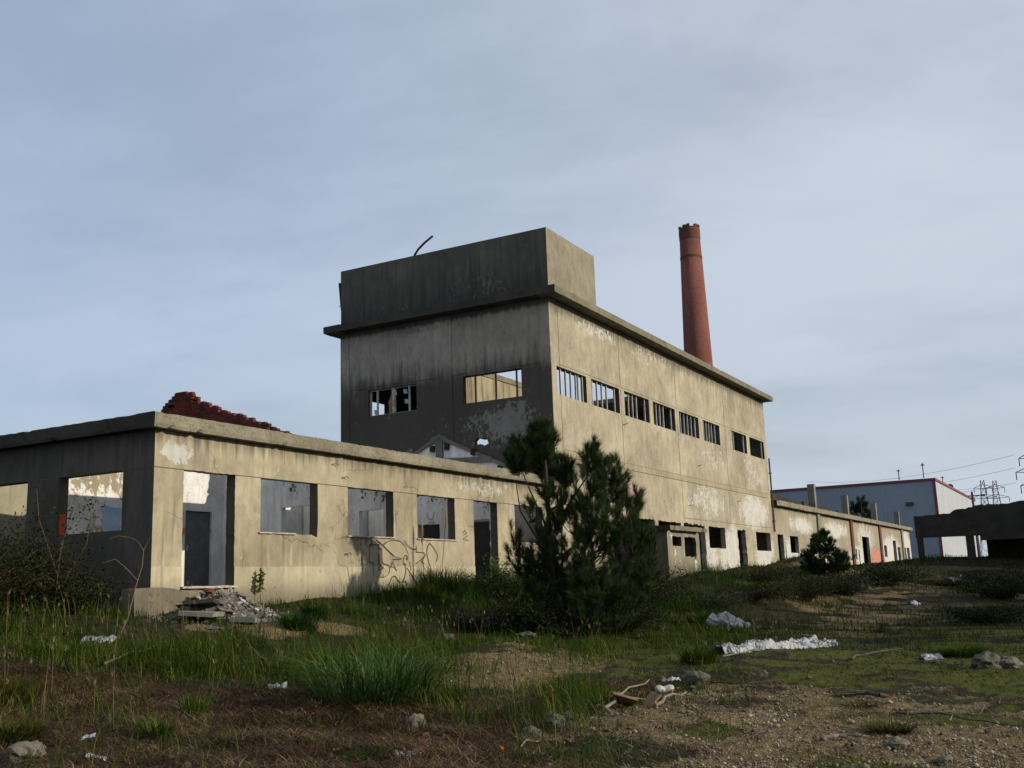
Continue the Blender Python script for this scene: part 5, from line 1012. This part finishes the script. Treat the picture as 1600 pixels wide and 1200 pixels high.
# sticks and branches
def stick(pts, r, mat, label, forks=(), name='dead_branch', cat='branch', lift=.03):
    P = []
    for k_, p in enumerate(pts):
        P.append((p[0], p[1], (h1(p[0], p[1])+lift+(p[2] if len(p) > 2 else 0))))
        if k_ < len(pts)-1:
            q_ = pts[k_+1]; g_ = lambda a_: a_[2] if len(a_) > 2 else 0
            for f_ in (.3, .65): x_ = p[0]+(q_[0]-p[0])*f_+float(RG.normal(0, r*1.6)); y_ = p[1]+(q_[1]-p[1])*f_+float(RG.normal(0, r*1.6)); P.append((x_, y_, h1(x_, y_)+lift+g_(p)*(1-f_)+g_(q_)*f_))
    t = thing(name, label, cat, P[0]); mb = MB(); n = len(P); mb.tube(P, [r*.75*(1-.6*i/(n-1)) for i in range(n)], 7); mb.build('stem', mat, t)
    for f in forks:
        Q = [(p[0], p[1], h1(p[0], p[1])+lift+(p[2] if len(p) > 2 else 0)) for p in f]; mb = MB(); mb.tube(Q, [r*.55*(1-.6*i/(len(Q)-1)) for i in range(len(Q))], 5); mb.build('twig', mat, t)
    return t
M['greystick'] = plain('grey_dead_wood', (.22, .19, .15), (.13, .11, .085), scale=9, bump=.4); M['darkstick'] = plain('dark_dead_wood', (.05, .038, .03), (.09, .065, .05), scale=9, bump=.4)
stick([(-3.47, -11.32), (-2.9, -11.1, .1), (-1.6, -10.7, .1), (-.4, -10.55, .12)], .028, M['greystick'], 'forked grey stick propped over the curled cardboard', [[(-2.6, -11.0, .1), (-2.3, -11.3, .03)]])
stick([(-2.72, -11.55), (-2.0, -11.5, .08), (-1.38, -11.43, .06)], .028, M['greystick'], 'thick grey stick right of the curled cardboard', [[(-1.6, -11.45, .06), (-1.5, -11.8, .02)]])
stick([(.4, -11.0), (-.1, -11.9, .05), (-.6, -12.6, .02)], .016, M['darkstick'], 'thin dark twig right of the thick grey stick', [[(-.1, -11.9, .05), (.3, -12.3, .08)]])
stick([(-2.0, -14.15), (-1.9, -14.6, .03), (-2.1, -15.1, .02), (-2.25, -15.5)], .02, M['darkstick'], 'long dark stick on the sand at the right edge', [[(-1.95, -14.5, .03), (-2.5, -14.7, .0)]])
stick([(-.4, -13.2), (-.2, -13.5, .02), (-.1, -13.75, .01)], .06, M['darkstick'], 'short rotten log on the moss in the right foreground')
stick([(-4.0, -13.8), (-3.9, -14.0, .03), (-3.85, -14.2, .02)], .03, M['greystick'], 'bleached curved stick left of the pale stone')
stick([(3.78, -10.29), (5.0, -10.5, .02), (6.3, -10.6, .03)], .02, M['greystick'], 'straight grey stick in front of the long plastic sheet')
stick([(4.4, -12.4), (5.4, -12.6, .05), (6.6, -12.9, .06)], .025, M['darkstick'], 'dark stick in the moss right of the plastic sheet', [[(5.4, -12.6, .05), (5.8, -12.1, .2)]])
stick([(-4.3, -3.9, .05), (-3.6, -3.6, .08), (-2.8, -3.3, .12)], .022, M['greystick'], 'pale stick lying in the grass below the corner block')
stick([(-2.36, -5.46), (-2.49, -5.32, .12), (-2.63, -5.16, .32), (-2.73, -5.05, .52)], .018, M['darkstick'], 'black dead branch standing up left of the largest tuft', [[(-2.5, -5.3, .12), (-2.2, -5.6, .3)], [(-2.4, -5.4, .08), (-2.1, -5.3, .15)]])
stick([(-3.4, -12.4), (-2.9, -12.3, .04), (-2.3, -12.1, .02)], .012, M['darkstick'], 'tangle of thin dark twigs below the thick grey stick', [[(-3.1, -12.35, .03), (-2.8, -12.7, .02)], [(-2.9, -12.3, .04), (-2.6, -11.95, .06)], [(-2.7, -12.2, .03), (-2.3, -12.5, .01)]])
stick([(-6.0, -11.6), (-5.5, -11.3, .03), (-4.9, -11.4, .02)], .016, M['greystick'], 'grey stick near the bottom edge in front of the dark mossy stone')
stick([(-5.0, -13.0), (-4.2, -13.2, .03), (-3.4, -13.1, .02)], .012, M['darkstick'], 'thin dark stick on the sand in the centre foreground', [[(-4.2, -13.2, .03), (-3.9, -13.5, .02)]])
stick([(-1.5, -13.0), (-.9, -12.7, .03), (-.2, -12.6, .02)], .013, M['darkstick'], 'thin dark stick on the sand left of the rotten log')
# autumn leaves
LV = [(-7.73,-8.22),(-6.87,-9.79),(-5.54,-9.14),(-6.85,-10.06),(-5.03,-9.49),(-5.58,-10.19),(-3.39,-8.97),(-4.79,-10.51),(-5.95,-11.29),(-4.82,-10.76),(-5.93,-10.93),(-6.21,-11.24),(-3.17,-11.13),(-3.1,-11.06),(-1.44,-11.71),(.18,-11.35),(2.72,-8.28),(4.63,-11.84),(18.28,-7.88),(-.71,-13.94),(-3.56,-15.2),(-6.12,-11.82),(-6.32,-11.98),(.53,-10.13),(-.61,-11.06),(-5.67,-10.51),(-3.67,-11.74),(-5.78,-9.82),(-6.43,-10.72),(-4.91,-8.97)]
M['autumn'] = plain('autumn_leaf', (.36, .12, .012), (.22, .06, .01), scale=3, island=.35, rough=.6)
for i, (lx, ly) in enumerate(LV):
    s = float(RG.uniform(.03, .055)); R3 = Matrix.Rotation(float(RG.uniform(0, 6.28)), 3, 'Z') @ Matrix.Rotation(float(RG.uniform(-.7, .7)), 3, 'X')
    o5 = [(0, -1, .0), (.55, -.75, .12), (.95, -.2, .2), (.5, .05, .1), (.65, .6, .18), (.15, .5, .05), (0, 1.1, .12), (-.15, .5, .05), (-.65, .6, .2), (-.5, .05, .1), (-.95, -.2, .22), (-.55, -.75, .1)]
    mb = MB(); c = Vector((lx, ly, h1(lx, ly)+.05)); P = [c]+[c+R3 @ (Vector(p)*s) for p in o5]; mb.add(P, [(0, k+1, (k+1) % 12+1) for k in range(12)]); mb.add([p+Vector((0, 0, -.0015)) for p in P], [(0, (k+1) % 12+1, k+1) for k in range(12)])
    tag(mb.build('fallen_leaf', M['autumn'], fix=False), 'small orange autumn leaf fallen on the foreground ground', 'leaf', 'orange fallen leaves')
# ================================================================== light, sky, camera
EL, AZ = 21.5, 12.0
s = Vector((math.sin(R_(AZ))*math.cos(R_(EL)), -math.cos(R_(AZ))*math.cos(R_(EL)), math.sin(R_(EL))))
sun = bpy.data.lights.new('sun', 'SUN'); sun.energy = 4.7; sun.angle = R_(.5); sun.color = (1.0, .90, .74)
so = bpy.data.objects.new('sun', sun); COL.objects.link(so); so.rotation_euler = s.to_track_quat('Z', 'Y').to_euler()
wd = bpy.data.worlds.new('World'); SC.world = wd; wd.use_nodes = True; nt = wd.node_tree; bg = nt.nodes['Background']
sky = nd(nt, 'TexSky', {'sky_type': 'NISHITA', 'sun_disc': False, 'sun_elevation': R_(EL), 'sun_rotation': math.atan2(s.x, s.y), 'air_density': 1.0, 'dust_density': 1.2, 'ozone_density': 1.2, 'altitude': 50})
tc = nd(nt, 'TexCoord'); dv = tc.outputs['Generated']; sp = nd(nt, 'SeparateXYZ', {}, i0=dv); zz = mth(nt, 'MAXIMUM', sp.outputs[2], .0)
den = mth(nt, 'ADD', zz, .16); cx = mth(nt, 'DIVIDE', sp.outputs[0], den); cy = mth(nt, 'DIVIDE', sp.outputs[1], den)
cv = nd(nt, 'CombineXYZ', {}, i0=cx, i1=cy).outputs[0]; cv = scaled(nt, cv, (1, 1, 1), (0, 0, -.42))
c1 = noise(nt, scaled(nt, cv, (1.35, .95, 1)), 1.15, 9, .6, .25); c2 = noise(nt, scaled(nt, cv, (.8, .5, 1)), .8, 4, .5, .3)
cf = sstep(nt, mth(nt, 'ADD', mth(nt, 'MULTIPLY', c1, .55), mth(nt, 'MULTIPLY', c2, .6)), .42, .72)
side = sstep(nt, mth(nt, 'ADD', mth(nt, 'MULTIPLY', sp.outputs[0], .35), mth(nt, 'MULTIPLY', sp.outputs[1], -.94)), -.75, .25)
cf = mth(nt, 'ADD', .5, mth(nt, 'ADD', mth(nt, 'MULTIPLY', cf, .36), mth(nt, 'MULTIPLY', side, .14)), clamp=True)
low = sstep(nt, zz, .5, .0)
cl = mix(nt, side, (5.0, 6.1, 8.1), (5.8, 6.5, 7.5)); cl = mix(nt, mth(nt, 'MULTIPLY', low, .35), cl, (5.3, 5.9, 6.8))
nt.links.new(mix(nt, cf, sky.outputs[0], cl), bg.inputs[0]); bg.inputs[1].default_value = .1
cam = bpy.data.cameras.new('camera'); co = bpy.data.objects.new('camera', cam); COL.objects.link(co)
cam.sensor_width = 36; cam.lens = 36*CFL/1600; cam.clip_start = .1; cam.clip_end = 9000
co.matrix_world = Matrix(((CR[0], CU[0], -CF[0], CAM[0]), (CR[1], CU[1], -CF[1], CAM[1]), (CR[2], CU[2], -CF[2], CAM[2]), (0, 0, 0, 1)))
SC.camera = co
SC.view_settings.view_transform = 'Standard'; SC.view_settings.look = 'None'; SC.view_settings.gamma = 1; SC.view_settings.use_curve_mapping = False; SC.view_settings.exposure = 0
SC.cycles.max_bounces = 6; SC.cycles.diffuse_bounces = 4; SC.cycles.use_denoising = True
